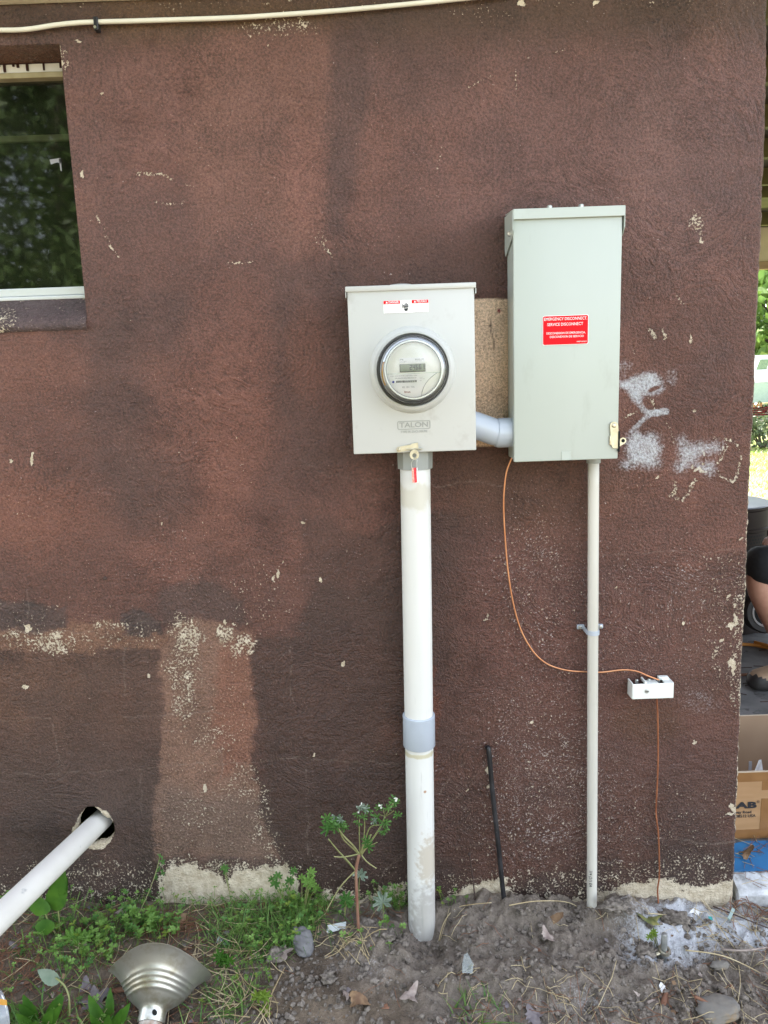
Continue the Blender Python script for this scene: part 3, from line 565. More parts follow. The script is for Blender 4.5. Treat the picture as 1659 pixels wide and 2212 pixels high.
# ================================================================ GROUND AND SLAB
def ground_material():
    m, t, p = new_mat('ground'); N = t.nodes; L = t.links
    co = N.new('ShaderNodeTexCoord'); at = N.new('ShaderNodeAttribute'); at.attribute_name = 'tint'
    n1 = N.new('ShaderNodeTexNoise'); n1.inputs['Scale'].default_value = 60; n1.inputs['Detail'].default_value = 6; n1.inputs['Roughness'].default_value = .65; L.new(co.outputs['Object'], n1.inputs[0])
    n2 = N.new('ShaderNodeTexNoise'); n2.inputs['Scale'].default_value = 260; n2.inputs['Detail'].default_value = 3; L.new(co.outputs['Object'], n2.inputs[0])
    r = N.new('ShaderNodeMapRange'); r.inputs[1].default_value = .3; r.inputs[2].default_value = .7; r.inputs[3].default_value = .72; r.inputs[4].default_value = 1.3; L.new(n1.outputs[0], r.inputs[0])
    cv = N.new('ShaderNodeCombineXYZ'); [L.new(r.outputs[0], cv.inputs[i]) for i in range(3)]
    mx = N.new('ShaderNodeMix'); mx.data_type = 'RGBA'; mx.blend_type = 'MULTIPLY'; mx.inputs[0].default_value = 1; L.new(at.outputs[0], mx.inputs[6]); L.new(cv.outputs[0], mx.inputs[7])
    # ash-white powder, settled in grains
    pw = N.new('ShaderNodeAttribute'); pw.attribute_name = 'powder'
    ad = N.new('ShaderNodeMath'); ad.operation = 'MULTIPLY_ADD'; L.new(n2.outputs[0], ad.inputs[0]); ad.inputs[1].default_value = .9; L.new(pw.outputs[2], ad.inputs[2])
    a2 = N.new('ShaderNodeMath'); a2.operation = 'MULTIPLY_ADD'; L.new(n1.outputs[0], a2.inputs[0]); a2.inputs[1].default_value = .9; L.new(ad.outputs[0], a2.inputs[2])
    r2 = N.new('ShaderNodeMapRange'); r2.interpolation_type = 'SMOOTHSTEP'; r2.inputs[1].default_value = 1.05; r2.inputs[2].default_value = 1.75; r2.inputs[4].default_value = .9; L.new(a2.outputs[0], r2.inputs[0])
    m2 = N.new('ShaderNodeMix'); m2.data_type = 'RGBA'; L.new(r2.outputs[0], m2.inputs[0]); L.new(mx.outputs[2], m2.inputs[6]); m2.inputs[7].default_value = (.56, .57, .60, 1)
    L.new(m2.outputs[2], p.inputs['Base Color']); p.inputs['Roughness'].default_value = .92; p.inputs['Specular IOR Level'].default_value = .2
    h = N.new('ShaderNodeMath'); h.operation = 'MULTIPLY_ADD'; L.new(n2.outputs[0], h.inputs[0]); h.inputs[1].default_value = .5; L.new(n1.outputs[0], h.inputs[2])
    bp = N.new('ShaderNodeBump'); bp.inputs['Strength'].default_value = .9; bp.inputs['Distance'].default_value = .010; L.new(h.outputs[0], bp.inputs['Height']); L.new(bp.outputs[0], p.inputs['Normal'])
    return m
MT['ground'] = ground_material()
def build_ground():
    xs = axis_grid(-1.2, 1.8, .0042, -150, 150); ys = axis_grid(-.70, .03, .0042, -150, 150)
    X, Y = np.meshgrid(xs, ys); Z = gh(X, Y); nz, nx = X.shape
    J, I = np.meshgrid(np.arange(nz - 1), np.arange(nx - 1), indexing='ij'); v = lambda j, i: j * nx + i
    f = np.stack([v(J, I), v(J, I + 1), v(J + 1, I + 1), v(J + 1, I)], -1)
    sm = soilmask(X, Y)[..., None]; n = fbm(X * 20, Y * 20, 5, 4)[..., None]; nb = fbm(X * 3, Y * 3, 8, 4)[..., None]
    soil = np.array([.20, .166, .136]) * (.75 + .5 * n); mulch = np.array([.15, .115, .085]) * (.6 + .8 * n)
    c = soil * sm + mulch * (1 - sm)
    lawn = np.array([.13, .185, .028]) * (.75 + .5 * nb); lawn = np.where((fbm(X * .5, Y * .9, 61, 4)[..., None] > .62), np.array([.30, .23, .15]) * (.7 + .6 * n), lawn)
    far = sstep(.9, 1.6, np.maximum(np.abs(X) * .55, np.maximum(-Y, Y)))[..., None]; back = sstep(.2, .6, Y)[..., None]
    bounce_earth = np.array([.185, .148, .112]) * (.7 + .6 * nb) * (.8 + .4 * n); front = (sstep(-1.0, -1.6, Y) * sstep(-16, -9, Y))[..., None]  # unseen ground before the wall, coloured for the light it bounces back
    c = c * (1 - np.maximum(far, back)) + lawn * np.maximum(far, back); c = c * (1 - front) + bounce_earth * front
    g = lambda cx, cy, sx, sy: np.exp(-((X - cx) / sx) ** 2 - ((Y - cy) / sy) ** 2)
    pw = 1.0 * g(.80, -.06, .16, .06) + .95 * g(.70, -.13, .10, .06) + .6 * g(.95, -.10, .12, .05) + .30 * g(.45, -.30, .14, .04) + .25 * g(-.1, -.22, .12, .04) + .5 * g(.60, -.17, .05, .04)
    pw = pw * (.7 + .6 * vnoise(X * 14, Y * 14, 5))
    o = grid_mesh('ground', X, Y, Z, f, [MT['ground']], None, {'tint': c.reshape(-1, 3), 'powder': pw.ravel()})
    tag(o, kind='structure')
build_ground()
MT['slab'] = mat('slab_concrete', (.10, .10, .10), (.21, .205, .20), rough=.8, scale=7, detail=8, bump=.3, bscale=80, dirt=(.03, .026, .022), dscale=11, dlo=.58, dhi=.68)
MT['slab_edge'] = mat('limed_edge', (.30, .30, .30), (.66, .67, .70), rough=.9, scale=26, detail=7, bump=.6, bscale=90, dist=.006, dirt=(.22, .20, .17), dscale=30, dlo=.60, dhi=.74)
def slab():
    b = MB(); xs = np.linspace(.940, 1.55, 60); 
    prof = [(-.004, -.14), (-.007, -.012), (-.001, -.001), (.045, .016), (.132, .0455)]
    vs = []; 
    for i, x in enumerate(xs):
        for k, (y, z) in enumerate(prof):
            n = fbm(x * 30, k * 2.0, 4) - .5; m2 = fbm(x * 30, k * 2.0 + 50, 7) - .5; vs.append((x, y + (n * .010 if 0 < k < 4 else 0), z + (m2 * .008 if 0 < k < 4 else 0)))
    m = len(prof); fs = [(i * m + k, (i + 1) * m + k, (i + 1) * m + k + 1, i * m + k + 1) for i in range(len(xs) - 1) for k in range(m - 1)]
    b.add(vs, fs, 1).poly([vs[k] for k in range(m)][::-1] + [(xs[0], .03, -.12)][:0], 1)
    b.prism([(1.55, -.004, -.14), (1.55, -.007, -.012), (1.55, -.001, -.001), (1.55, .045, .016), (1.55, .132, .0455), (1.55, .132, -.14)], (4.45, 0, 0), 1); b.box((.935, .1321, -.12), (6.0, 4.6, .047), 0)
    o = b.build('patio', [MT['slab'], MT['slab_edge']]); tag(o, kind='structure')
slab()

# ================================================================ METER SOCKET BOX
def metalbox(x0, x1, z0, z1, yf, yb): pass
MY = -.11
meter = thing('meter_box', (.077, -.0, 1.2515), 'light grey electric meter box with round glass meter and danger label', 'meter box')
mx0, mx1, mz0, mz1 = -.0655, .2195, 1.2515, 1.6275
b = MB(); b.box((mx0 + .004, MY + .010, mz0 + .003), (mx1 - .004, -.004, mz1 - .012), bev=.002); b.build('enclosure', MT['meter_paint'], meter)
b = MB(); b.box((mx0, MY, mz0), (mx1, MY + .014, mz1 - .010), bev=.0022, seg=3); meter_cover = b.build('cover', MT['meter_paint'], meter, auto=35)
# the raised collar pressed into the cover around the glass
mcx, mcz = W(891, 799.5, MY)[0], W(891, 799.5, MY)[2]
b = MB(); b.lathe([(.098, .0005), (.0955, .005), (.091, .0115), (.087, .0135), (.082, .013)], (mcx, MY, mcz), (0, -1, 0), 72, up=(0, 0, 1)); b.build('collar', MT['meter_paint'], meter_cover, smooth=True)
b = MB(); b.box((mx0 - .004, MY - .004, mz1 - .012), (mx1 + .004, -.003, mz1), bev=.002)
b.box((mx0 - .0040, MY - .003, mz1 - .024), (mx0 - .0022, -.02, mz1 - .0121)).box((mx1 + .0022, MY - .003, mz1 - .024), (mx1 + .004, -.02, mz1 - .0121))
b.lathe([(.030, .0), (.030, .004), (.026, .0055), (0, .0055)], (mcx - .02, -.06, mz1), (0, 0, 1), 24)
b.build('hood', MT['meter_paint'], meter, auto=35)
# embossed lettering, its relief shading put in as a darker grey
b = MB(); c = np.array((W(894, 918, MY)[0], MY - .0011, W(894, 918, MY)[2]))
b.text('TALON', c + np.array((0, 0, 0)), .0168, bold=.012, fit=.066)
def rrect_outline(b, c, w, h, r, t, mi=0):
    o = []; i = []
    for cx, cz, a0 in ((w / 2 - r, h / 2 - r, 0), (-w / 2 + r, h / 2 - r, 90), (-w / 2 + r, -h / 2 + r, 180), (w / 2 - r, -h / 2 + r, 270)):
        for k in range(7):
            a = radians(a0 + 15 * k); o.append(c + np.array((cx + r * cos(a), 0, cz + r * sin(a)))); i.append(c + np.array((cx + (r - t) * cos(a), 0, cz + (r - t) * sin(a))))
    n = len(o); b.add(o + i, [(k, (k + 1) % n, n + (k + 1) % n, n + k) for k in range(n)], mi)
def rrect(b, c, w, h, r, mi=0):
    o = []
    for cx, cz, a0 in ((w / 2 - r, h / 2 - r, 0), (-w / 2 + r, h / 2 - r, 90), (-w / 2 + r, -h / 2 + r, 180), (w / 2 - r, -h / 2 + r, 270)):
        for k in range(7): a = radians(a0 + 15 * k); o.append(c + np.array((cx + r * cos(a), 0, cz + r * sin(a))))
    b.poly(o, mi)
rrect_outline(b, c, .076, .0195, .004, .0016)
b.text('TYPE 3R ENCLOSURE', c + np.array((0, 0, -.0152)), .0074, bold=.01, fit=.062); b.build('embossing', MT['emboss_shade'], meter_cover)
# danger label
b = MB(); ly = MY - .0008; a = W(828, 650, ly); z = W(926, 674, ly); x0, x1, zt, zb = a[0], z[0], a[2], z[2]; wl = x1 - x0; p1 = x0 + wl * .372; p2 = x0 + wl * .626
b.box((x0, ly, zb), (x1, ly + .0006, zt), 0)
for q0, q1, wd in ((x0, p1, 'DANGER'), (p2, x1, 'PELIGRO')):
    hz = zt - (zt - zb) * .27; b.poly([(q0 + .0004, ly - .0003, hz), (q1 - .0004, ly - .0003, hz), (q1 - .0004, ly - .0003, zt - .0004), (q0 + .0004, ly - .0003, zt - .0004)], 1)
    mid = (hz + zt) / 2; b.text(wd, ((q0 + q1) / 2 + .004, ly - .0006, mid), (.0072), 0, bold=.012, fit=.0225); tx = q0 + .0075
    b.poly([(tx - .0026, ly - .0006, mid - .0022), (tx + .0026, ly - .0006, mid - .0022), (tx, ly - .0006, mid + .0024)], 0)
for q, lines in ((x0, ('Hazardous voltage.', 'Will cause death, serious injury', 'or substantial property damage.', '', 'Turn off power supplying this', 'equipment before working inside.')), (p2, ('Voltaje peligroso. Causara la', 'muerte, lesiones graves o dano', 'substancial a la propiedad.', '', 'Desconecte la energia antes', 'de trabajar en el equipo.'))):
    for k, s in enumerate(lines):
        if s: b.text(s, (q + .0025, ly - .0003, zt - (zt - zb) * (.37 + .115 * k)), .0024, 2, 'LEFT')
mx_, mz_ = (p1 + p2) / 2, (zt + zb) / 2
for k, (dx, top) in enumerate(((-.0042, .0050), (-.0014, .0080), (.0016, .0082), (.0042, .0062))):
    b.box((mx_ + dx - .0009, ly - .0004, mz_ - .001), (mx_ + dx + .0009, ly - .0002, mz_ + top - .001), 3)
b.poly([(mx_ - .0053, ly - .0004, mz_), (mx_ - .0053, ly - .0004, mz_ - .003), (mx_ + .0053, ly - .0004, mz_ - .002), (mx_ + .0053, ly - .0004, mz_)], 3)
b.poly([(mx_ - .0050, ly - .0004, mz_ - .0042), (mx_ - .0026, ly - .0004, mz_ - .0098), (mx_ + .0026, ly - .0004, mz_ - .0098), (mx_ + .0050, ly - .0004, mz_ - .0036)], 3)
b.add([(mx_ - .0075, ly - .0004, mz_ + .001), (mx_ - .0060, ly - .0004, mz_ - .001), (mx_ - .0053, ly - .0004, mz_ + .002), (mx_ - .0068, ly - .0004, mz_ + .0035)], [(0, 1, 2, 3)], 3)
b.tube([(mx_ - .0095, ly, mz_ + .0065), (mx_ - .0072, ly, mz_ + .0045), (mx_ - .0075, ly, mz_ + .0015), (mx_ - .0088, ly, mz_ - .0005), (mx_ - .0075, ly, mz_ - .003)], .0006, 6, 3)
b.build('danger_label', [MT['white'], MT['red'], MT['grey_print'], MT['black']], meter)
# the electric meter plugged through the cover
em_c = np.array((mcx, MY, mcz))
b = MB(); b.lathe([(.0795, .002), (.0795, .016), (.0775, .019), (.0742, .019), (.0742, .010), (.0, .010)], em_c, (0, -1, 0), 72, up=(0, 0, 1)); emeter = b.build('electric_meter', MT['ring_black'], meter, auto=40)
b = MB(); b.lathe([(.0741, .0185), (.0715, .022), (.0700, .028), (.0672, .030), (.0668, .046), (.0645, .050), (.0615, .052)], em_c, (0, -1, 0), 72, up=(0, 0, 1)); b.build('inner_ring', MT['ring_metal'], emeter, auto=40)
b = MB(); b.lathe([(.0765, .019), (.0745, .024), (.0735, .062), (.0715, .068), (.066, .0715), (.060, .073), (.03, .0745), (.0, .075)], em_c, (0, -1, 0), 72, up=(0, 0, 1)); b.build('glass_cover', MT['dome'], emeter, auto=50)
b = MB(); b.lathe([(.0625, .055), (.0648, .057), (.0645, .061), (.0615, .061), (.0595, .055)], em_c, (0, -1, 0), 72, up=(0, 0, 1)); b.build('bezel', MT['ring_metal'], emeter, auto=40)
fy = MY - .052; pc = np.array((mcx, fy, mcz))
b = MB(); b.disc(pc, (0, -1, 0), .0615, 64, 0, up=(0, 0, 1)); b.box((mcx - .060, fy + .001, mcz - .02), (mcx + .06, MY - .011, mcz + .02), 0)
def face(dx, dz, dy=0): return np.array((mcx + dx, fy - .0006 - dy, mcz + dz))
# white lower label with its sweeping cut-out
arc = [(-.0605, -.0085)] + [(.0612 * cos(radians(a)), .0612 * sin(radians(a))) for a in range(190, 285, 5)]
cut = [(.016, -.058), (.018, -.048), (.023, -.036), (.031, -.025), (.042, -.015), (.052, -.0085)]
b.poly([face(x, z) for x, z in arc + cut], 1)
cc = smooth_path([face(x, z, .0003) for x, z in cut], 4); b.tube(cc, .0006, 5, 2)
b.box(face(-.0605, -.0082) + np.array((0, -.0002, 0)), face(.0605, -.0068) + np.array((0, .0003, 0)), 4)
# top white label, display
b.box(face(-.031, .0150) + np.array((0, -.0004, 0)), face(.026, .0265) + np.array((0, .0003, 0)), 1)
b.text('F.T.B', face(-.029, .0225, .0005), .0034, 3, 'LEFT', .02).text('0127 4 7B 24V', face(-.029, .0188, .0005), .0024, 2, 'LEFT').text('30 2-75 240V', face(-.029, .0166, .0005), .0020, 2, 'LEFT')
b.text('R74 RCL - 1271', face(.004, .0225, .0005), .0030, 3, 'LEFT', .02).text('Model 1 100000', face(.004, .0190, .0005), .0022, 2, 'LEFT')
b.build('meter_face', [MT['plate'], MT['white'], MT['grey_print'], MT['black'], MT['steel']], emeter)
b = MB(); b.box(face(-.0305, -.0045) + np.array((0, -.0016, 0)), face(.0265, .0128) + np.array((0, .0003, 0)), 1, .0006); b.box(face(-.0295, -.0030) + np.array((0, -.0022, 0)), face(.0258, .0122) + np.array((0, -.0017, 0)), 0)
SEG = {'2': 'abged', '4': 'fgbc', '6': 'afgedc', '1': 'bc'}; dw, dh = .0054, .0104
def seg(ch, ox, oz):
    t = .0016; y = fy - .0031
    R_ = {'a': (0, dh - t, dw, dh), 'g': (0, dh / 2 - t / 2, dw, dh / 2 + t / 2), 'd': (0, 0, dw, t), 'f': (0, dh / 2, t, dh), 'b': (dw - t, dh / 2, dw, dh), 'e': (0, 0, t, dh / 2), 'c': (dw - t, 0, dw, dh / 2)}
    for s in SEG[ch]:
        x0_, z0_, x1_, z1_ = R_[s]; b.add([(mcx + ox + x0_, y, mcz + oz + z0_), (mcx + ox + x1_, y, mcz + oz + z0_), (mcx + ox + x1_, y, mcz + oz + z1_), (mcx + ox + x0_, y, mcz + oz + z1_)], [(0, 1, 2, 3)], 2)
for k, chh in enumerate('24661'): seg(chh, -.0085 + k * .0068, .0004)
b.text('TOTAL KWH', (mcx - .004, fy - .0031, mcz - .0015), .0018, 2)
b.build('display', [MT['lcd'], MT['black'], MT['black']], emeter)
b = MB()
b.text('CL200 240V 3W TYPE C1SX 30TA 1.0KH', face(-.052, -.0125, .0004), .0034, 0, 'LEFT').text('DELAWARE ELECTRIC CO-OP', face(-.042, -.0175, .0004), .0036, 0, 'LEFT', .01)
x = -.0395; r5 = random.Random(5)
while x < .0055:
    wd = r5.choice([.0006, .0009, .0014]); b.box(face(x, -.0272) + np.array((0, -.0005, 0)), face(x + wd, -.0225) + np.array((0, .0001, 0)), 2); x += wd + r5.choice([.0006, .0009])
b.disc(face(-.0455, -.0250, .0005), (0, -1, 0), .0027, 16, 1)
b.text('85 181 776', face(-.026, -.0375, .0004), .0060, 0, 'LEFT').text('Itron', face(-.022, -.0480, .0004), .0068, 3, 'LEFT', .02).text('CA 0.2', face(.013, -.0170, .0004), .0024, 0, 'LEFT').text('TM30  FM2S', face(.013, -.0205, .0004), .0022, 0, 'LEFT').text('60Hz', face(.013, -.0240, .0004), .0022, 0, 'LEFT')
b.build('print', [MT['grey_print'], MT['plate_blue'], MT['black'], MT['maroon']], emeter)
b = MB(); vs = []
for k in range(9):
    a = radians(160 + 5.5 * k) ; 
    for r_ in (.0675, .0712): vs.append((mcx + r_ * cos(a), fy + .010, mcz + r_ * sin(a) - .004))
b.add(vs, [(2 * k, 2 * k + 1, 2 * k + 3, 2 * k + 2) for k in range(8)]); b.build('side_tag', MT['orange'], emeter)
# latch at the bottom edge
b = MB(); A = W(862, 971, MY - .004); B_ = W(903, 963, MY - .004); d = (B_ - A); d[1] = 0; d /= np.linalg.norm(d); nrm = np.array((-d[2], 0, d[0])); L_ = np.linalg.norm(B_ - A)
pts = [A + nrm * .0062 * cos(t) * 1 + d * -.0062 * sin(t) for t in np.linspace(0, pi, 9)] + [A + d * L_ - nrm * .0062, A + d * (L_ + .001) + nrm * .0075, A + d * L_ * .68 + nrm * .0075, A + d * L_ * .64 + nrm * .0050, A + d * L_ * .58 + nrm * .0062]
b.prism(pts, (0, .0016, 0), 0)
b.lathe([(.0042, 0), (.0042, .0012), (.003, .0026), (0, .003)], A + np.array((0, -.0002, 0)), (0, -1, 0), 20); latch = b.build('latch', MT['zinc'], meter, auto=35)
b = MB(); c = W(894, 977, MY - .006)
b.box(c + np.array((-.018, -.002, .006)), c + np.array((.020, .006, .0085)), 0, .001)
oc = c + np.array((.001, -.004, -.0065)); vs = []; n = 28
for k in range(n):
    a = 2 * pi * k / n; ro = .0105; x_, z_ = ro * cos(a), ro * sin(a)
    if z_ > 0: x_ *= 1.05; z_ = z_ * 1.25
    vs.append(oc + np.array((x_, 0, z_)))
vi = [oc + np.array((.0052 * cos(2 * pi * k / n), 0, .0052 * sin(2 * pi * k / n) - .0005)) for k in range(n)]
allv = vs + vi + [v + np.array((0, .0016, 0)) for v in vs + vi]
b.add(allv, [(k, (k + 1) % n, n + (k + 1) % n, n + k) for k in range(n)] + [(2 * n + k, 3 * n + k, 3 * n + (k + 1) % n, 2 * n + (k + 1) % n) for k in range(n)] + [(k, 2 * n + k, 2 * n + (k + 1) % n, (k + 1) % n) for k in range(n)] + [(n + k, n + (k + 1) % n, 3 * n + (k + 1) % n, 3 * n + k) for k in range(n)])
b.build('hasp', MT['zinc'], latch)
# red wire seal hanging from the hasp
c2 = oc + np.array((.001, -.0032, -.0085)); seal = thing('wire_seal', c2, 'small clear and red wire seal hanging from the meter box hasp', 'seal')
b = MB(); e = W(895, 1011, c2[1]); b.tube(smooth_path([e + np.array((-.006, 0, 0)), e + np.array((-.0065, 0, .012)), c2 + np.array((-.003, 0, -.0006)), c2 + np.array((.001, .004, .002)), c2 + np.array((.005, 0, -.003)), e + np.array((.0060, 0, .012)), e + np.array((.0060, 0, 0))], 4), .0007, 6); b.build('wire', MT['steel'], seal)
f_ = W(897, 1042, c2[1]); b = MB(); ax = (f_ - e); 
for s, wd, mi in ((-.0042, .0042, 0), (.0012, .0058, 1), (.0062, .0020, 2)):
    b.prism([e + np.array((s - wd / 2, -.003, 0)), e + np.array((s + wd / 2, -.003, .0012)), f_ + np.array((s + wd / 2, -.003, .0008)), f_ + np.array((s - wd / 2, -.003, -.0008))], (0, .006, 0), mi)
MT['seal_pink'] = mat('seal_pink', (.75, .22, .16), (.80, .50, .42), rough=.25, scale=200); MT['seal_red'] = mat('seal_red', (.62, .01, .03), (.8, .06, .08), rough=.25, scale=150); b.build('tag_body', [MT['seal_pink'], MT['seal_red'], MT['white']], seal)

# ================================================================ DISCONNECT BOX
DY = -.105
disc = thing('disconnect_box', (.43, 0, 1.22), 'tall grey green disconnect enclosure with red emergency disconnect label', 'disconnect box')
x0, x1, z0, z1 = .3085, .5535, 1.2195, 1.780
b = MB(); b.box((x0 + .0035, DY + .012, z0 + .004), (x1 - .0035, -.003, z1 - .02), bev=.0015); b.box((x0 + .0018, DY + .013, z0 + .03), (x0 + .0034, -.03, z1 - .05)); b.build('enclosure', MT['cover_paint'], disc)
b = MB(); b.box((x0, DY, z0), (x1 - .003, DY + .016, z1 - .012), bev=.0022, seg=3); dcover = b.build('cover', MT['cover_paint'], disc, auto=35)
b = MB(); b.box((x0 - .0005, DY - .006, z1 - .022), (x1 + .0015, DY - .0042, z1 - .0005), bev=.0008)
b.add([(x0 - .0005, DY - .0045, z1), (x1 + .0015, DY - .0045, z1), (x1 + .0015, -.002, z1 + .010), (x0 - .0005, -.002, z1 + .010), (x0 - .0005, DY - .0045, z1 - .002), (x1 + .0015, DY - .0045, z1 - .002), (x1 + .0015, -.002, z1 + .008), (x0 - .0005, -.002, z1 + .008)], [(0, 1, 2, 3), (7, 6, 5, 4), (0, 4, 5, 1), (1, 5, 6, 2), (3, 2, 6, 7), (0, 3, 7, 4)])
for sx, s in ((x0 - .0022, 0), (x1 + .0002, 1)):
    pr = [(sx, DY - .0045, z1 - .002), (sx, DY - .0045, z1 - .045), (sx, DY + .010, z1 - .060), (sx, -.012, z1 - .085), (sx, -.002, z1 - .075), (sx, -.002, z1 + .004)]
    b.prism(pr, (.0016, 0, 0))
hood = b.build('hood', MT['cover_paint'], disc)
for q in ((x0 - .0022, DY + .030, z1 - .045), ):
    b = MB(); b.lathe([(.0065, 0), (.0065, .003), (.004, .006), (0, .0065)], q, (-1, 0, 0), 6); b.build('screw', MT['steel'], hood)
for px in (1187, 1255):
    q = W(px, 449, DY + .02); b = MB(); b.lathe([(.006, -.003), (.006, .004), (.004, .006), (0, .0065)], (q[0], DY + .02, z1 + .0045), (0, 0, 1), 10); b.build('screw', MT['steel'], hood)
b = MB(); c = W(1221.5, 713, DY - .0012); wl, hl = W(1271, 713, DY)[0] - W(1172, 713, DY)[0], .0655
b.box(c + np.array((-wl / 2 + .003, 0.0002, -hl / 2 + .001)), c + np.array((wl / 2 - .003, .0011, hl / 2 - .001)), 1); rrect(b, c, wl, hl, .004, 1); rrect(b, c + np.array((0, -.0003, 0)), wl - .0022, hl - .0022, .0035, 0)
tp = c + np.array((0, -.0007, 0))
b.text('EMERGENCY DISCONNECT,', tp + np.array((0, 0, .0248)),   .0092, 1, bold=.003, fit=.0975).text('SERVICE DISCONNECT', tp + np.array((-.001, 0, .0128)),   .0092, 1, bold=.003, fit=.081)
b.text('DESCONEXION DE EMERGENCIA,', tp + np.array((.001, 0, -.0065)), .0066, 1, bold=.004, fit=.0885).text('DESCONEXION DE SERVICIO', tp + np.array((.003, 0, -.0145)), .0066, 1, bold=.004, fit=.077).text('HNP100233', tp + np.array((.037, 0, -.0266)), .0042, 1, bold=.0, fit=.022)
b.build('emergency_label', [MT['red'], MT['white']], disc)
# latch with its hasp at lower right, finger pull pressed in the bottom edge
a = W(1326.5, 919, DY - .004); e = W(1329.5, 965, DY - .004); b = MB(); w2 = .0095
pts = [a + np.array((w2 * cos(t), 0, w2 * sin(t) * .9)) for t in np.linspace(0, pi, 9)] + [e + np.array((-w2, 0, .004)), e + np.array((-w2 + .004, 0, -.003)), e + np.array((w2, 0, -.0045))]
b.prism(pts, (0, .002, 0)); b.lathe([(.0052, 0), (.0052, .001), (.0035, .003), (0, .0034)], a + np.array((0, -.0004, 0)), (0, -1, 0), 18); b.box(e + np.array((-.014, 0, .004)), e + np.array((-.0096, .003, .026)), 0, .001)
b.box(e + np.array((.006, -.003, -.012)), e + np.array((.0095, .004, .036)), 1, .001); dl = b.build('latch', [MT['zinc'], MT['dark']], disc, auto=35)
b = MB(); h0 = W(1336, 960, DY - .002); h1 = W(1346, 952, DY - .002); dd = h1 - h0; dd /= np.linalg.norm(dd); nn = np.array((-dd[2], 0, dd[0])); 
pts = [h1 + (nn * cos(t) + dd * sin(t)) * .0075 for t in np.linspace(0, pi, 9)] + [h0 - nn * .0058, h0 + nn * .0058]
b.prism(pts, (0, .002, 0)); b.disc(h1 - np.array((0, .0006, 0)), (0, -1, 0), .0042, 16, 1); b.disc(h0 + dd * .001 - np.array((0, .0006, 0)), (0, -1, 0), .0026, 12, 1); b.build('hasp', [MT['zinc'], MT['dark']], dl)
b = MB(); c = W(1223, 985, DY); rrect_outline(b, c + np.array((0, -.0018, .0008)), .022, .020, .004, .0024); b.box(c + np.array((-.0115, -.0016, -.0095)), c + np.array((.0115, .001, .0105)), 0, .0015); b.build('finger_pull', MT['cover_paint'], dcover)

# ================================================================ CONDUITS
hub = thing('conduit_elbow', (.26, -.055, 1.30), 'short grey plastic elbow joining the meter box to the disconnect box', 'conduit')
ey_ = -.055; a = W(1029, 917, ey_); k1 = W(1072, 934.5, ey_); e2 = W(1109, 934, ey_)
X1 = .2165
b = MB(); d = (k1 - np.array((X1, ey_, a[2]))); d /= np.linalg.norm(d)
R0 = .0345; st = np.array((X1 - .004, ey_, a[2]))
b.tube([st, st + np.array((.008, 0, 0))], .0335, 36); b.tube([st + np.array((.006, 0, 0)), st + np.array((.011, 0, -.001))] + [k1 - d * .004, k1 + np.array((.004, 0, 0))], [.0325, .0318, .0318, .0322], 36); b.build('elbow_body', MT['pvc_grey'], hub, auto=30)
b = MB(); b.tube([k1 + np.array((.001, 0, -.0005)), k1 + np.array((.004, 0, -.001)), np.array((e2[0] - .002, ey_, e2[2])), np.array((e2[0], ey_, e2[2]))], [.0332, .0352, .0352, .0340], 36); b.build('socket', MT['pvc_grey'], hub, auto=30)
b = MB(); b.tube([np.array((e2[0], ey_, e2[2])), np.array((.3125, ey_, e2[2]))], .0325, 28); b.build('gasket', MT['ring_black'], hub, smooth=True)

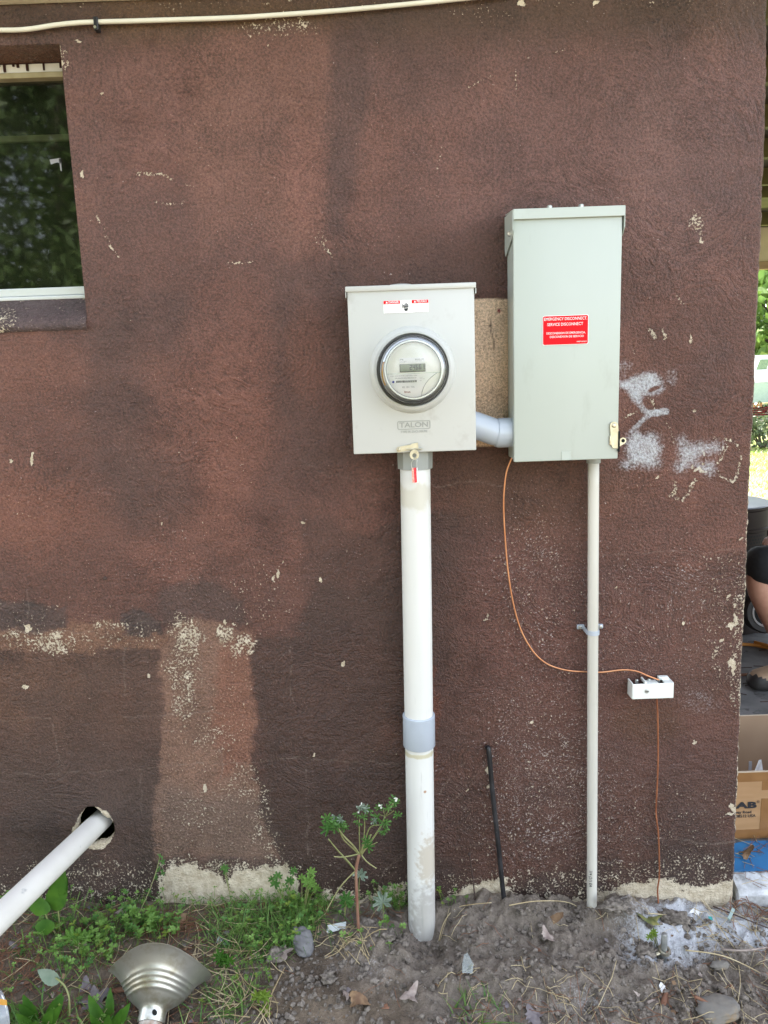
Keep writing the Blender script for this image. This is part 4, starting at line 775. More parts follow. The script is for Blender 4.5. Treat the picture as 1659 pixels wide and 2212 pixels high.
CY = -.058
top = np.array((W(897, 1000, CY)[0], CY, 1.2525)); low = W(911, 2030, CY); low[2] -= .07; ax = low - top; pt = lambda z: top + ax * ((z - top[2]) / ax[2])
con = thing('conduit', pt(-.05), 'thick white plastic conduit rising from the soil to the meter box with a grey coupling', 'conduit')
def conduit_material():
    m = mat('scuffed_conduit', (.68, .68, .65), (.76, .76, .73), rough=.45, scale=14, stretch=(1, 1, .08), spec=.4, dirt=(.50, .47, .38), dscale=6, dlo=.56, dhi=.85); t = m.node_tree; N = t.nodes; L = t.links; p = N['Principled BSDF']
    co = N.new('ShaderNodeTexCoord'); src = p.inputs['Base Color'].links[0].from_socket
    def blot(cx, cz, rx, rz, col, amp, scale, src):
        mp = N.new('ShaderNodeMapping'); mp.inputs['Location'].default_value = (-cx / rx, 0, -cz / rz); mp.inputs['Scale'].default_value = (1 / rx, 0, 1 / rz); L.new(co.outputs['Object'], mp.inputs[0])
        ln = N.new('ShaderNodeVectorMath'); ln.operation = 'LENGTH'; L.new(mp.outputs[0], ln.inputs[0]); no = N.new('ShaderNodeTexNoise'); no.inputs['Scale'].default_value = scale; no.inputs['Detail'].default_value = 6; L.new(co.outputs['Object'], no.inputs[0])
        a = N.new('ShaderNodeMath'); a.operation = 'MULTIPLY_ADD'; L.new(no.outputs[0], a.inputs[0]); a.inputs[1].default_value = -2.2; L.new(ln.outputs[1] if len(ln.outputs) > 1 else ln.outputs[0], a.inputs[2])
        r = N.new('ShaderNodeMapRange'); r.interpolation_type = 'SMOOTHSTEP'; r.inputs[1].default_value = .25; r.inputs[2].default_value = -.45; r.inputs[3].default_value = 0; r.inputs[4].default_value = amp; L.new(a.outputs[0], r.inputs[0])
        mx = N.new('ShaderNodeMix'); mx.data_type = 'RGBA'; L.new(r.outputs[0], mx.inputs[0]); L.new(src, mx.inputs[6]); mx.inputs[7].default_value = tuple(col) + (1,); return mx.outputs[2]
    o = pt(-.05); loc = lambda x, y: W(x, y, CY - .033) - o
    for (x, y, rx, rz, c, a, sc) in ((928, 1865, .030, .065, (.46, .38, .27), .62, 90), (905, 1945, .05, .05, (.60, .60, .58), .6, 60), (930, 1990, .05, .09, (.36, .33, .29), .60, 70), (905, 1075, .05, .03, (.50, .46, .34), .5, 30), (918, 1710, .004, .004, (.45, .28, .18), 1.0, 10), (900, 1635, .05, .006, (.52, .47, .30), .8, 40)):
        q = loc(x, y); src = blot(q[0], q[2], rx, rz, c, a, sc, src)
    # dark scratches down the length
    mp = N.new('ShaderNodeMapping'); mp.inputs['Scale'].default_value = (90, 90, 7); L.new(co.outputs['Object'], mp.inputs[0]); no = N.new('ShaderNodeTexNoise'); no.inputs['Scale'].default_value = 1; no.inputs['Detail'].default_value = 3; L.new(mp.outputs[0], no.inputs[0])
    r = N.new('ShaderNodeMapRange'); r.inputs[1].default_value = .66; r.inputs[2].default_value = .74; r.inputs[4].default_value = .55; L.new(no.outputs[0], r.inputs[0]); mx = N.new('ShaderNodeMix'); mx.data_type = 'RGBA'; L.new(r.outputs[0], mx.inputs[0]); L.new(src, mx.inputs[6]); mx.inputs[7].default_value = (.36, .36, .33, 1)
    L.new(mx.outputs[2], p.inputs['Base Color']); return m
b = MB(); b.tube([pt(z) for z in np.linspace(1.24, low[2], 24)], .0363, 40)
b.build('pipe', conduit_material(), con, smooth=True)
zc1 = W(905, 1590, CY - .036)[2]; zt_ = W(905, 1556, CY - .036)[2]; zb_ = W(907, 1624, CY - .036)[2]
b = MB(); b.tube([pt(zt_ - .0005), pt(zt_), pt(zt_ - .002), pt(zb_ + .002), pt(zb_), pt(zb_ + .0005)], [.0365, .0392, .0412, .0412, .0400, .0365], 40, cap=False); b.build('coupling', MT['pvc_grey'], con, auto=40)
b = MB(); zz = W(897, 1016, CY - .038)[2]; b.tube([pt(1.2515), pt(zz), pt(zz + .0005)], [.0425, .0415, .0365], 8, cap=False); b.build('adapter', MT['pvc_adapter'], con, auto=20)

SY = -.034
t2 = W(1282, 1000, SY); l2 = W(1279, 1962, SY); t2[2] = 1.221; l2[2] -= .08; ax2 = l2 - t2; p2_ = lambda z: t2 + ax2 * ((z - t2[2]) / ax2[2])
thin = thing('conduit', p2_(-.02), 'thin grey white conduit running from disconnect box down into the soil', 'conduit')
b = MB(); b.tube([p2_(z) for z in np.linspace(1.215, l2[2], 20)], .0134, 24); b.build('pipe', MT['pvc_thin'], thin, smooth=True)
b = MB(); b.tube([p2_(1.2205), p2_(1.203), p2_(1.2025)], [.0172, .0168, .0135], 20, cap=False); b.build('adapter', MT['pvc_adapter'], thin, auto=30)
q = p2_(.075); b = MB(); b.text('3/4 (21) EA', (q[0] - .0070, SY - .0120, q[2] + .01), .0105, 0, 'CENTER', .01, xdir=(0, 0, -1), zdir=(.88, -.47, 0)); b.build('print', MT['black'], thin)
zs_ = W(1276, 1369, SY - .013)[2]; c = p2_(zs_)
strap = thing('pipe_strap', (c[0], 0, c[2]), 'grey two hole strap holding the thin conduit to the wall', 'strap')
b = MB(); n = 14; vs = []
for k in range(n + 1):
    a = pi * k / n
    for rr_ in (.0138, .0162):
        for zz in (-.0055, .0055): vs.append((c[0] - rr_ * cos(a), min(c[1] - rr_ * sin(a) * 1.0, 9), c[2] + zz))
fs = []
for k in range(n):
    i = k * 4; j = i + 4; fs += [(i + 2, i + 3, j + 3, j + 2), (i, j, j + 1, i + 1), (i + 1, j + 1, j + 3, i + 3), (i, i + 2, j + 2, j)]
b.add(vs, fs)
for s in (-1, 1):
    b.box((c[0] + s * .015 - .0015, c[1] - .001, c[2] - .0055), (c[0] + s * .015 + .0015, -.003, c[2] + .0055), 0)
    b.box((c[0] + s * .024 - .0095, -.0095, c[2] - .001), (c[0] + s * .024 + .0095, -.003, c[2] + .011), 0, .002)
b.build('band', MT['pvc_grey'], strap)
for s in (-1, 1):
    b = MB(); b.lathe([(.0055, 0), (.005, .002), (.003, .0032), (0, .0034)], (c[0] + s * .026, -.0095, c[2] + .005), (0, -1, 0), 14); b.box((c[0] + s * .026 - .004, -.0135, c[2] + .0045), (c[0] + s * .026 + .004, -.0125, c[2] + .0055), 1); b.build('screw', [MT['steel'], MT['dark']], strap)

# copper wires and the bonding bridge
def wire(name, pts, ys, r, m, label, cat):
    P3 = smooth_path([W(x, y, yy) for (x, y), yy in zip(pts, ys)], 6); b = MB(); b.tube(P3, r, 8); o = b.build(name, m, org=P3[-1], smooth=True); return tag(o, label, cat)
pw = [(1108, 985), (1104, 993), (1094, 1020), (1089, 1060), (1088, 1100), (1091, 1160), (1097, 1230), (1108, 1300), (1125, 1360), (1150, 1405), (1180, 1433), (1220, 1447), (1262, 1451), (1300, 1452), (1345, 1447), (1375, 1450), (1400, 1460), (1424, 1469)]
wire('copper_wire', pw, [-.03, -.03, -.028, -.024, -.02, -.016, -.014, -.012, -.012, -.012, -.012, -.010, -.009, -.009, -.012, -.018, -.024, -.028], .0021, MT['copper'], 'bare copper wire looping from the disconnect box to the white bonding block', 'wire')
g_ = G(1424, 1988)
pw2 = [(1419, 1495), (1419, 1508), (1421, 1560), (1421.5, 1640), (1419.5, 1700), (1417, 1750), (1419, 1775), (1422, 1800), (1424, 1850), (1424, 1895), (1420.5, 1920), (1422, 1950), (1424, 1985), (1426, 2010)]
wire('copper_wire', pw2, [-.03, -.028, -.022, -.014, -.010, -.008, -.012, -.012, -.009, -.008, -.010, -.016, -.028, -.034], .0022, MT['copper_old'], 'darkened copper wire dropping from the white bonding block into the soil', 'wire')
yb = -.042; A = W(1366.5, 1478.5, yb); B_ = W(1455, 1508, yb); x0, x1, zt, zb = A[0], B_[0], A[2], B_[2]
bb = thing('bonding_bridge', ((x0 + x1) / 2, 0, zb), 'white plastic bonding block on the wall with copper wires entering it', 'terminal block')
b = MB(); b.box((x0, yb, zb), (x1, yb + .004, zt), 0, .0015); b.box((x0, yb + .0042, zb), (x1, -.003, zb + .003)); b.box((x0, yb + .0042, zb + .0031), (x0 + .003, -.004, zt + .0005)); b.box((x1 - .003, yb + .0042, zb + .0031), (x1, -.004, zt + .0005))
b.box((x0 + .034, yb + .004, zt - .004), (x0 + .068, -.016, zt - .0005)); b.box((x0 + .033, yb + .0043, zt - .003), (x0 + .038, -.004, zt + .004), 0, .001); b.box((x1 - .022, yb + .0043, zt - .004), (x1 - .0032, -.004, zt - .0001), 0, .001); b.box((x1 - .030, -.016, zt - .002), (x1 - .004, -.004, zt + .006), 0, .001); b.box((x0 + .003, yb + .004, zb + .003), (x1 - .003, -.004, zb + .006), 1)
b.build('housing', [MT['bridge_white'], MT['dark']], bb)
c = W(1397, 1493, yb); b = MB(); b.lathe([(.0055, -.0004), (.0055, .0008), (.004, .0016), (0, .0018)], c, (0, -1, 0), 18); b.box(c + np.array((-.0045, -.0024, -.0006)), c + np.array((.0045, -.0017, .0006)), 1); b.build('screw', [MT['steel'], MT['dark']], bb)
for dx in (.018, .050, .074): 
    b = MB(); b.lathe([(.0042, 0), (.0042, .008), (.0035, .010), (0, .010)], (x0 + dx, -.020, zt - .006), (0, 0, 1), 10); b.build('clamp_screw', MT['steel'], bb)

# black cable out of the wall, dead stalk, drain pipe
P3 = smooth_path([W(1050, 1612, .03), W(1053, 1615, -.002), W(1056, 1622, -.014), W(1062, 1690, -.018), W(1068, 1750, -.022), W(1075, 1810, -.026), W(1084, 1900, -.032), W(1092, 1975, -.038), W(1094, 2010, -.042)], 6)
b = MB(); b.tube(P3, .0064, 12); tag(b.build('cable', MT['cable_black'], org=P3[-1], smooth=True), 'stiff black cable coming out of the wall and leaning down into the soil', 'cable')
P3 = smooth_path([W(1014, 1846, -.012), W(1016, 1858, -.016), W(1019, 1880, -.018), W(1023, 1910, -.02), W(1026, 1945, -.022)], 4); MT['stalk'] = mat('dead_stalk', (.045, .026, .022), (.08, .05, .04), rough=.8, scale=60)
b = MB(); b.tube(P3, [.0028] + [.0019] * (len(P3) - 2) + [.0023], 7); b.lathe([(0, -.004), (.0045, -.002), (.004, .003), (0, .005)], P3[0], (0, 0, 1), 8); tag(b.build('dead_stalk', MT['stalk'], org=P3[-1], smooth=True), 'thin dark dead stalk standing against the wall beside the black cable', 'stalk')
p0 = W(222, 1768, .06); p1 = W(0, 1982, -.42); dv = p1 - p0; end = p0 + dv * 2.4
b = MB(); b.tube([p0 + dv * t for t in np.linspace(0, 2.4, 30)], .0287, 40, cap=False); b.tube([p0 + dv * t for t in np.linspace(0, 2.4, 8)], .0255, 30, cap=False)
tag(b.build('drain_pipe', MT['pvc_drain'], org=p0, smooth=True), 'white plastic pipe slanting out of a broken hole in the wall', 'pipe')
# nail left in the wall
c = W(227, 1249, -.001); b = MB(); b.lathe([(.005, 0), (.0045, .004), (.002, .006), (0, .0062)], c, (0, -1, 0), 10); tag(b.build('nail_head', MT['stalk'], org=c), 'small dark nail head stuck in the wall above the peeling strip', 'nail')
# ================================================================ LAMP REFLECTOR, CUP, STONES, GLASS ON THE GROUND
lc = W(349, 2093, -.285); lax = np.array((.03, .84, .54)); lax /= np.linalg.norm(lax)
lamp = thing('lamp_reflector', lc + np.array((0, 0, -.10)), 'dented aluminium lamp reflector lying in the grass with its socket neck towards the viewer', 'lamp reflector')
def dent(r, h, q):
    k = (r / .12) ** 2; return r * (1 + k * (.038 * cos(2 * q + .3) + .028 * sin(3 * q + 1) + .016 * cos(5 * q))), h + k * (.010 * sin(2 * q + .8) + .006 * cos(3 * q))
prof = [(.0300, -.130), (.0312, -.124), (.0305, -.108), (.0325, -.099), (.040, -.092), (.050, -.084), (.0585, -.076)]
for k in range(4):
    r0_, h0_ = .0625 + k * .0064, -.071 + k * .0108; prof += [(r0_, h0_), (r0_ + .0034, h0_ + .0012), (r0_ + .0044, h0_ + .0050)]
prof += [(.0925, -.025), (.1010, -.015), (.1090, -.0075), (.1150, -.0030), (.1180, -.0005), (.1200, .0002), (.1212, .0016), (.1205, .0030), (.1180, .0022)]
prof = [(r, h * .84) for r, h in prof]; b = MB(); b.lathe(prof, lc, lax, 72, up=(0, 0, 1), wob=dent); b.build('reflector', MT['alu'], lamp, auto=60)
b = MB(); b.tube([lc + lax * h for h in (-.108, -.115, -.118, -.129, -.131, -.150)], [.027, .027, .0285, .0285, .025, .024], 24); b.build('socket', MT['rust'], lamp, auto=40)
side = np.cross(lax, np.array((0, 0, 1.0))); side /= np.linalg.norm(side); upn = np.cross(side, lax)
for a in (radians(24), radians(-74), radians(125), radians(200)):
    n_ = upn * cos(a) + side * sin(a); b = MB(); b.disc(lc + lax * -.0953 + n_ * .0323, n_, .0052, 16, sy=1.25); b.build('vent_hole', MT['dark'], lamp)

cc_ = G(9, 2214); cup = thing('plastic_cup', cc_, 'clear plastic cup lying on its side at the left with an orange sticker', 'cup')
ca = np.array((-.62, -.55, .05)); ca /= np.linalg.norm(ca); co_ = cc_ + np.array((.0, .0, .036))
b = MB(); b.lathe([(0, .085), (.028, .085), (.030, .08), (.042, .0), (.044, -.001), (.044, -.004), (.0425, -.004), (.041, 0), (.029, .08), (0, .083)], co_, ca, 40); b.build('body', MT['clear'], cup, auto=50)
b = MB(); c = W(4, 2166, co_[1] - .045); b.add([c + np.array(q) for q in ((-.012, .004, -.008), (.012, -.002, -.006), (.011, .001, .006), (-.012, .007, .005))], [(0, 1, 2, 3)]); b.build('sticker', MT['orange'], cup)

def rock_verts(rad, seed, sub=2, squash=(1, 1, 1), amp=.35, freq=1.6):
    bm = bmesh.new(); bmesh.ops.create_icosphere(bm, subdivisions=sub, radius=1.0); vs = np.array([v.co[:] for v in bm.verts]); fs = [[v.index for v in f.verts] for f in bm.faces]; bm.free()
    n = fbm(vs[:, 0] * freq + seed * 3.1, vs[:, 1] * freq + vs[:, 2] * 1.3 * freq + seed, seed, 3) - .5; vs = vs * (1 + amp * 2 * n)[:, None]
    return vs * np.array(squash) * rad, fs
MT['stone'] = mat('stone', (.13, .125, .13), (.20, .195, .195), rough=.85, scale=30, bump=.5, bscale=140)
MT['stone_tan'] = mat('stone_tan', (.16, .15, .14), (.22, .19, .15), rough=.85, scale=14, bump=.5, bscale=100, dirt=(.34, .20, .07), dscale=13, dlo=.56, dhi=.70)
MT['clod'] = mat('soil_clod', (.085, .070, .057), (.26, .222, .188), rough=.95, scale=75, bump=.8, bscale=170, dist=.004)
def stone(px, py, rad, sq, rz, m, label, name='stone', cat='stone', sink=.25, seed=1, amp=.3, tilt=0, grp=None):
    c = G(px, py); v, f = rock_verts(rad, seed, 4, sq, amp * (1.5 if m is MT['clod'] else 1.1), 2.4 if m is MT['clod'] else 1.6); Rm = np.array(Matrix.Rotation(rz, 3, 'Z') @ Matrix.Rotation(tilt, 3, 'X')); v = v @ Rm.T + c + np.array((0, 0, rad * sq[2] * (1 - sink)))
    nz_ = fbm(v[:, 0] * 160, (v[:, 1] + v[:, 2] * .7) * 160, seed, 3) - .5; v = v + (v - c) * (nz_ * (.5 if m is MT['clod'] else .18))[:, None]
    b = MB(); b.add(v, f); return tag(b.build(name, m, org=c, smooth=True), label, cat, grp)
stone(655, 2046, .036, (.75, 1.0, .55), .5, MT['stone'], 'flat grey slate stone tilted at the edge of the grass and bare soil', seed=4, tilt=.7, amp=.22)
stone(1551, 2190, .046, (1.15, .8, .42), .15, MT['stone_tan'], 'rounded tan stone with orange stained edge among straw', seed=8, amp=.18)
stone(1555, 2090, .020, (1.2, .7, .5), .2, MT['stone_tan'], 'small tan pebble half buried right of the ground rod', seed=12, amp=.2)
stone(1462, 1996, .036, (1.15, .6, .62), -.55, MT['clod'], 'large crumbly dark clod of soil beside the lower copper wire', 'soil_clod', 'clod', seed=15, amp=.34, sink=.45)
stone(1440, 1993, .018, (1, .8, .8), .3, MT['clod'], 'small dark clod wedged between the copper wire and the big clod', 'soil_clod', 'clod', seed=19, amp=.34)
stone(1330, 1962, .030, (1.4, .7, .5), .2, MT['clod'], 'long low clod against the wall right of the thin conduit', 'soil_clod', 'clod', seed=22, amp=.36, sink=.5)
stone(838, 2030, .020, (1, .9, .8), .2, MT['clod'], 'dark moist clod at the left foot of the thick white conduit', 'soil_clod', 'clod', seed=25, amp=.36)
stone(868, 2042, .017, (1, .9, .8), 1.2, MT['clod'], 'second dark clod hugging the front of the thick white conduit', 'soil_clod', 'clod', seed=27, amp=.36)
stone(795, 2010, .022, (1.2, .9, .8), .6, MT['clod'], 'lumpy clod between the reddish weed stem and the thick conduit', 'soil_clod', 'clod', seed=29, amp=.36)
stone(708, 2120, .019, (1, .9, .8), .2, MT['clod'], 'grey clod alone on bare soil below the slate stone', 'soil_clod', 'clod', seed=31, amp=.3)
stone(596, 2070, .021, (1.2, .9, .7), .9, MT['clod'], 'rough clod right of the lamp reflector at the soil edge', 'soil_clod', 'clod', seed=33, amp=.36)
stone(1395, 2062, .022, (1.2, .9, .7), .4, MT['clod'], 'dark clod just left of the ground rod', 'soil_clod', 'clod', seed=36, amp=.36)
# thousands of crumbs of soil
def crumbs(n, poly, r0, r1, seed):
    rg = np.random.default_rng(seed); b = MB(); P_ = np.array(poly, float); lo, hi = P_.min(0), P_.max(0); base = [rock_verts(1.0, s, 1 if s % 3 else 2, (1, .7 + .1 * (s % 4), .62 + .08 * (s % 3)), .62, 2.6) for s in range(12)]; k = 0
    while k < n:
        q = lo + rg.random(2) * (hi - lo)
        if sdpoly(np.array([q[0]]), np.array([q[1]]), poly)[0] > 0: continue
        k += 1; c = G(q[0], q[1])
        if c[1] > -.006 or c[1] < -1.2: continue
        if vnoise(c[0] * 22, c[1] * 22, 8) < rg.random() * .75: continue
        r = r0 + (r1 - r0) * rg.random() ** 3.6; v, f = base[k % 12]; a = rg.random() * 6.28; ca_, sa_ = cos(a), sin(a)
        v = np.stack([v[:, 0] * ca_ - v[:, 1] * sa_, v[:, 0] * sa_ + v[:, 1] * ca_, v[:, 2]], -1) * r + c + np.array((0, 0, r * .35)); b.add(v, f)
    return b
SOIL = [(470, 2110), (640, 2010), (880, 2020), (950, 1955), (1250, 1955), (1500, 1985), (1750, 1990), (1900, 2300), (420, 2330)]
tag(crumbs(9500, SOIL, .0013, .0095, 5).build('soil_crumbs', MT['clod']), kind='stuff')

# slivers of glass and plastic
def shard(px, py, pts, m, label, name='glass_shard', cat='glass', th=.002, lift=.004, tilt=.5, rz=0.0):
    c = G(px, py) + np.array((0, 0, lift)); Rm = Matrix.Rotation(rz, 3, 'Z') @ Matrix.Rotation(tilt, 3, 'X'); b = MB()
    q = [Vector(c) + Rm @ Vector((x, y, 0)) for x, y in pts]; b.prism(q, Rm @ Vector((0, 0, th))); return tag(b.build(name, m, org=c), label, cat)
shard(1008, 2094, [(-.012, -.016), (.013, -.018), (.017, .002), (.004, .026), (-.004, .022), (-.010, .004)], MT['shard'], 'clear pointed glass shard lying on bare soil right of the thick conduit', tilt=.9, lift=.012)
shard(481, 2040, [(-.018, -.004), (.012, -.012), (.018, .002), (-.010, .012)], MT['shard'], 'pale green glass shard in the grass right of the lamp reflector', tilt=.6, lift=.01)
shard(1431, 2138, [(-.006, -.010), (.004, -.012), (.008, .004), (0, .014), (-.007, .006)], MT['white'], 'small white scrap on bare soil below the ground rod', 'paper_scrap', 'scrap', tilt=.4)
shard(727, 2012, [(-.028, -.008), (.024, -.004), (.028, .013), (-.022, .012)], MT['sash_alu'], 'grey blue plastic strip lying left of the reddish weed stem', 'plastic_strip', 'plastic', tilt=.5, lift=.008, rz=.2)
shard(1534, 1987, [(-.005, -.004), (.005, -.005), (.005, .004), (-.004, .005)], mat('teal', (.02, .28, .27), rough=.4), 'tiny teal plastic chip near the slab corner', 'plastic_chip', 'plastic')
shard(1578, 1985, [(-.024, -.004), (.024, -.004), (.026, .004), (-.022, .004)], mat('tube_green', (.34, .44, .42), rough=.4), 'thin pale green plastic stick leaning by the slab edge', 'plastic_stick', 'plastic', th=.005, tilt=.3, lift=.012, rz=.9)
shard(1500, 1972, [(-.020, -.006), (-.004, -.004), (.006, -.014), (.012, -.004), (.026, -.006), (.012, .004), (.004, .012), (-.008, .004)], MT['white'], 'white powdered leaf lying in the white powder by the wall foot', 'dead_leaf', 'leaf', th=.0008, tilt=.3)

# galvanised ground rod with its clamp
rg_ = G(1434, 2058); rt = W(1434, 2017, rg_[1]); rod = thing('ground_rod', rg_, 'galvanised ground rod with clamp sticking out of powdered soil', 'ground rod')
b = MB(); b.lathe([(.0078, -.06), (.0078, rt[2] - rg_[2] - .004), (.0066, rt[2] - rg_[2]), (.0045, rt[2] - rg_[2] + .001), (0, rt[2] - rg_[2] + .001)], rg_, (0, 0, 1), 20); b.build('rod', MT['steel'], rod, auto=40)
b = MB(); b.lathe([(.0100, .002), (.0100, .010), (.0155, .010), (.0155, .002), (.0100, .002)], rg_ + np.array((0, 0, .002)), (.1, -.2, 1), 24); b.tube([rg_ + np.array((-.012, -.004, .004)), rg_ + np.array((-.024, -.008, .003))], .0045, 8); b.build('clamp', MT['zinc'], rod, auto=40)

# dead leaves
MT['leaf_pale'] = mat('leaf_pale', (.26, .20, .175), (.40, .33, .29), rough=.8, scale=60); MT['leaf_grey'] = mat('leaf_grey', (.13, .11, .12), (.22, .19, .19), rough=.8, scale=50); MT['leaf_green'] = mat('leaf_mottled', (.10, .13, .045), (.26, .24, .08), rough=.6, scale=45); MT['leaf_brown'] = mat('leaf_brown', (.16, .09, .05), (.28, .18, .10), rough=.8, scale=50)
def leaf_shape(size, lobes, curl, seed, deep=.5):
    rg = np.random.default_rng(seed); n = 40; vs = [(0, 0, 0)]
    for k in range(n):
        a = 2 * pi * k / n; r = size * (1 - deep * (.5 - .5 * cos(a * lobes)) ** .8) * (.85 + .3 * rg.random() * .5)
        if abs(a - pi) < .35: r *= .6
        vs.append((r * cos(a) * 1.1, r * sin(a) * .9, 0))
    v = np.array(vs); d = np.hypot(v[:, 0], v[:, 1]); v[:, 2] = curl * size * (np.sin(v[:, 0] / size * 2 + seed) * .35 + (d / size) ** 2 * .5 * np.cos(np.arctan2(v[:, 1], v[:, 0]) * 2 + seed)); mid = np.array([(v[1 + k] * .55) for k in range(n)]); mid[:, 2] *= .5
    allv = np.concatenate([v, mid]); f = []
    for k in range(n):
        k2 = (k + 1) % n; f += [(0, n + 1 + k, n + 1 + k2), (n + 1 + k, 1 + k, 1 + k2, n + 1 + k2)]
    return allv, f
def dead_leaf(px, py, size, m, label, lobes=5, curl=.8, seed=1, rz=0, tilt=.3, deep=.45):
    c = G(px, py); v, f = leaf_shape(size, lobes, curl, seed, deep); Rm = np.array(Matrix.Rotation(rz, 3, 'Z') @ Matrix.Rotation(tilt, 3, 'X')); b = MB(); v = v @ Rm.T; v = v + c + np.array((0, 0, .004 - v[:, 2].min() * .7)); b.add(v, f)
    return tag(b.build('dead_leaf', m, org=c, smooth=True), label, 'leaf', 'dead leaves on the ground')
dead_leaf(1184, 2038, .030, MT['leaf_pale'], 'pale curled dead leaf on bare soil below the black cable', 4, 1.1, 3, .4, .3)
dead_leaf(891, 2160, .026, MT['leaf_pale'], 'pale withered dead leaf on soil at the bottom centre', 3, 1.2, 5, 1.2, .5)
dead_leaf(609, 2070, .030, MT['leaf_pale'], 'pinkish beige dead leaf lying left of the slate stone', 5, .7, 7, .2, .3)
dead_leaf(746, 2156, .020, MT['leaf_pale'], 'narrow whitish dead leaf standing on soil near the bottom', 2, .9, 9, 1.5, .6)
dead_leaf(203, 2170, .040, MT['leaf_grey'], 'large dark grey dead leaf left of the lamp reflector neck', 5, .6, 11, .7, .2)
dead_leaf(186, 2140, .022, MT['leaf_grey'], 'small grey dead leaf above the large dark one', 3, .7, 13, 2, .2)
dead_leaf(294, 1984, .024, MT['leaf_grey'], 'grey dead leaf in the weeds near the wall foot', 3, .8, 15, .5, .2)
dead_leaf(1402, 1994, .038, MT['leaf_green'], 'large mottled green leaf decaying between clods beside the copper wire', 2, .8, 17, 2.6, .35, .35)
dead_leaf(1195, 1995, .024, MT['leaf_brown'], 'folded brown dead leaf left of the thin conduit foot', 2, 1.3, 19, .1, .4)
dead_leaf(775, 2178, .030, MT['leaf_brown'], 'crumpled brown dead leaf at the bottom edge of the soil', 2, 1.3, 21, .1, .4)
dead_leaf(262, 1977, .018, MT['leaf_pale'], 'small beige dead leaf against the wall in the weeds', 2, .8, 23, .9, .5)
dead_leaf(385, 2008, .026, MT['leaf_brown'], 'reddish brown dead leaf in the weeds behind the lamp reflector', 2, 1.0, 25, 1.4, .6)
dead_leaf(1150, 2205, .030, MT['leaf_grey'], 'dark bluish dead leaf at the bottom edge under straw', 4, .8, 27, .4, .4)
dead_leaf(40, 2050, .028, MT['leaf_grey'], 'grey dead leaf under the slanting drain pipe', 4, .8, 29, 1.4, .2)

# ================================================================ PLANTS
GC = [leaf_mat('clover_green', (.13, .26, .045), (.22, .37, .09), 20), leaf_mat('weed_green', (.065, .17, .035), (.12, .25, .06), 16), leaf_mat('blade_green', (.11, .22, .04), (.20, .30, .08), 10), leaf_mat('yellow_green', (.15, .24, .03), (.22, .30, .05), 14), leaf_mat('silver_green', (.20, .27, .20), (.30, .36, .28), 30), leaf_mat('broad_green', (.045, .13, .014), (.09, .21, .022), 24)]
MT['straw'] = mat('straw', (.36, .27, .14), (.58, .48, .30), rough=.7, scale=12); MT['needle'] = mat('pine_needle', (.15, .062, .035), (.25, .115, .06), rough=.7, scale=12); MT['bark_chip'] = mat('bark_chip', (.17, .075, .045), (.26, .13, .08), rough=.85, scale=40)
def Rrand(rg, tilt): return np.array(Matrix.Rotation(rg.random() * 6.283, 3, 'Z') @ Matrix.Rotation((rg.random() - .5) * 2 * tilt, 3, 'X') @ Matrix.Rotation((rg.random() - .5) * 2 * tilt, 3, 'Y'))
def scat(n, poly, rg, ymin=-1.3):
    P_ = np.array(poly, float); lo, hi = P_.min(0), P_.max(0); out = []
    while len(out) < n:
        q = lo + rg.random(2) * (hi - lo)
        if sdpoly(np.array([q[0]]), np.array([q[1]]), poly)[0] > 0: continue
        c = G(q[0], q[1])
        if -1.3 < c[1] < -.004: out.append(c)
        elif c[1] >= -.004: out.append(np.array((c[0], -.008 - rg.random() * .02, float(gh(c[0], -.01)))))
    return out
TRI = [(0, 0, 0), (.42, .40, .06), (.36, .86, .02), (0, .72, -.02), (-.36, .86, .02), (-.42, .40, .06)]
def clover(b, c, h, s, rg, mi):
    lean = (rg.random(2) - .5) * .8 * h; t = c + np.array((lean[0], lean[1], h)); b.tube([c, c * .5 + t * .5 + np.array((lean[0] * .1, 0, h * .08)), t], .0006, 4, mi, cap=False); R0 = Rrand(rg, .45)
    for k in range(3):
        Rz = np.array(Matrix.Rotation(k * 2.094, 3, 'Z')); v = (np.array(TRI) * s) @ Rz.T; v[:, 2] += s * .25 * np.hypot(v[:, 0], v[:, 1]) / s; v = v @ R0.T + t; b.add(v, [(0, 1, 2, 3), (0, 3, 4, 5)], mi)
def palmate(b, t, s, Rm, mi, lobes=7, deep=.6):
    n = lobes * 6; v = [(0, 0, 0)]
    for k in range(n + 1):
        a = radians(-150 + 300 * k / n); ph = (k % 6) / 6; w = abs(ph - .5) * 2; r = s * (1 - deep * w ** 1.3) * (.75 + .25 * cos(a * .6)) * (1 - .12 * (k % 2)); v.append((r * sin(a), r * cos(a), .12 * s * sin(k * 1.7) + .18 * s * (r / s) ** 2))
    v = np.array(v) @ Rm.T + t; b.add(v, [(0, k, k + 1) for k in range(1, n + 1)], mi)
def blade(b, c, d, ln, wd, bend, mi):
    d = np.array(d) / np.linalg.norm(d); s = np.cross(d, (0, 0, 1.0)); s = s / (np.linalg.norm(s) + 1e-9); p = []; g = np.array((d[0], d[1], 0)) * bend
    for k in range(5):
        t = k / 4; q = c + d * ln * t + (g + np.array((0, 0, -bend * .6))) * ln * t * t; w_ = wd * (1 - t ** 1.6) + .0002; p += [q - s * w_, q + s * w_]
    b.add(p, [(2 * k, 2 * k + 1, 2 * k + 3, 2 * k + 2) for k in range(4)], mi)
rg = np.random.default_rng(21)
def blob(cx, cy, rx, ry): return [(cx + rx * cos(t), cy + ry * sin(t)) for t in np.linspace(0, 2 * pi, 16, endpoint=False)]
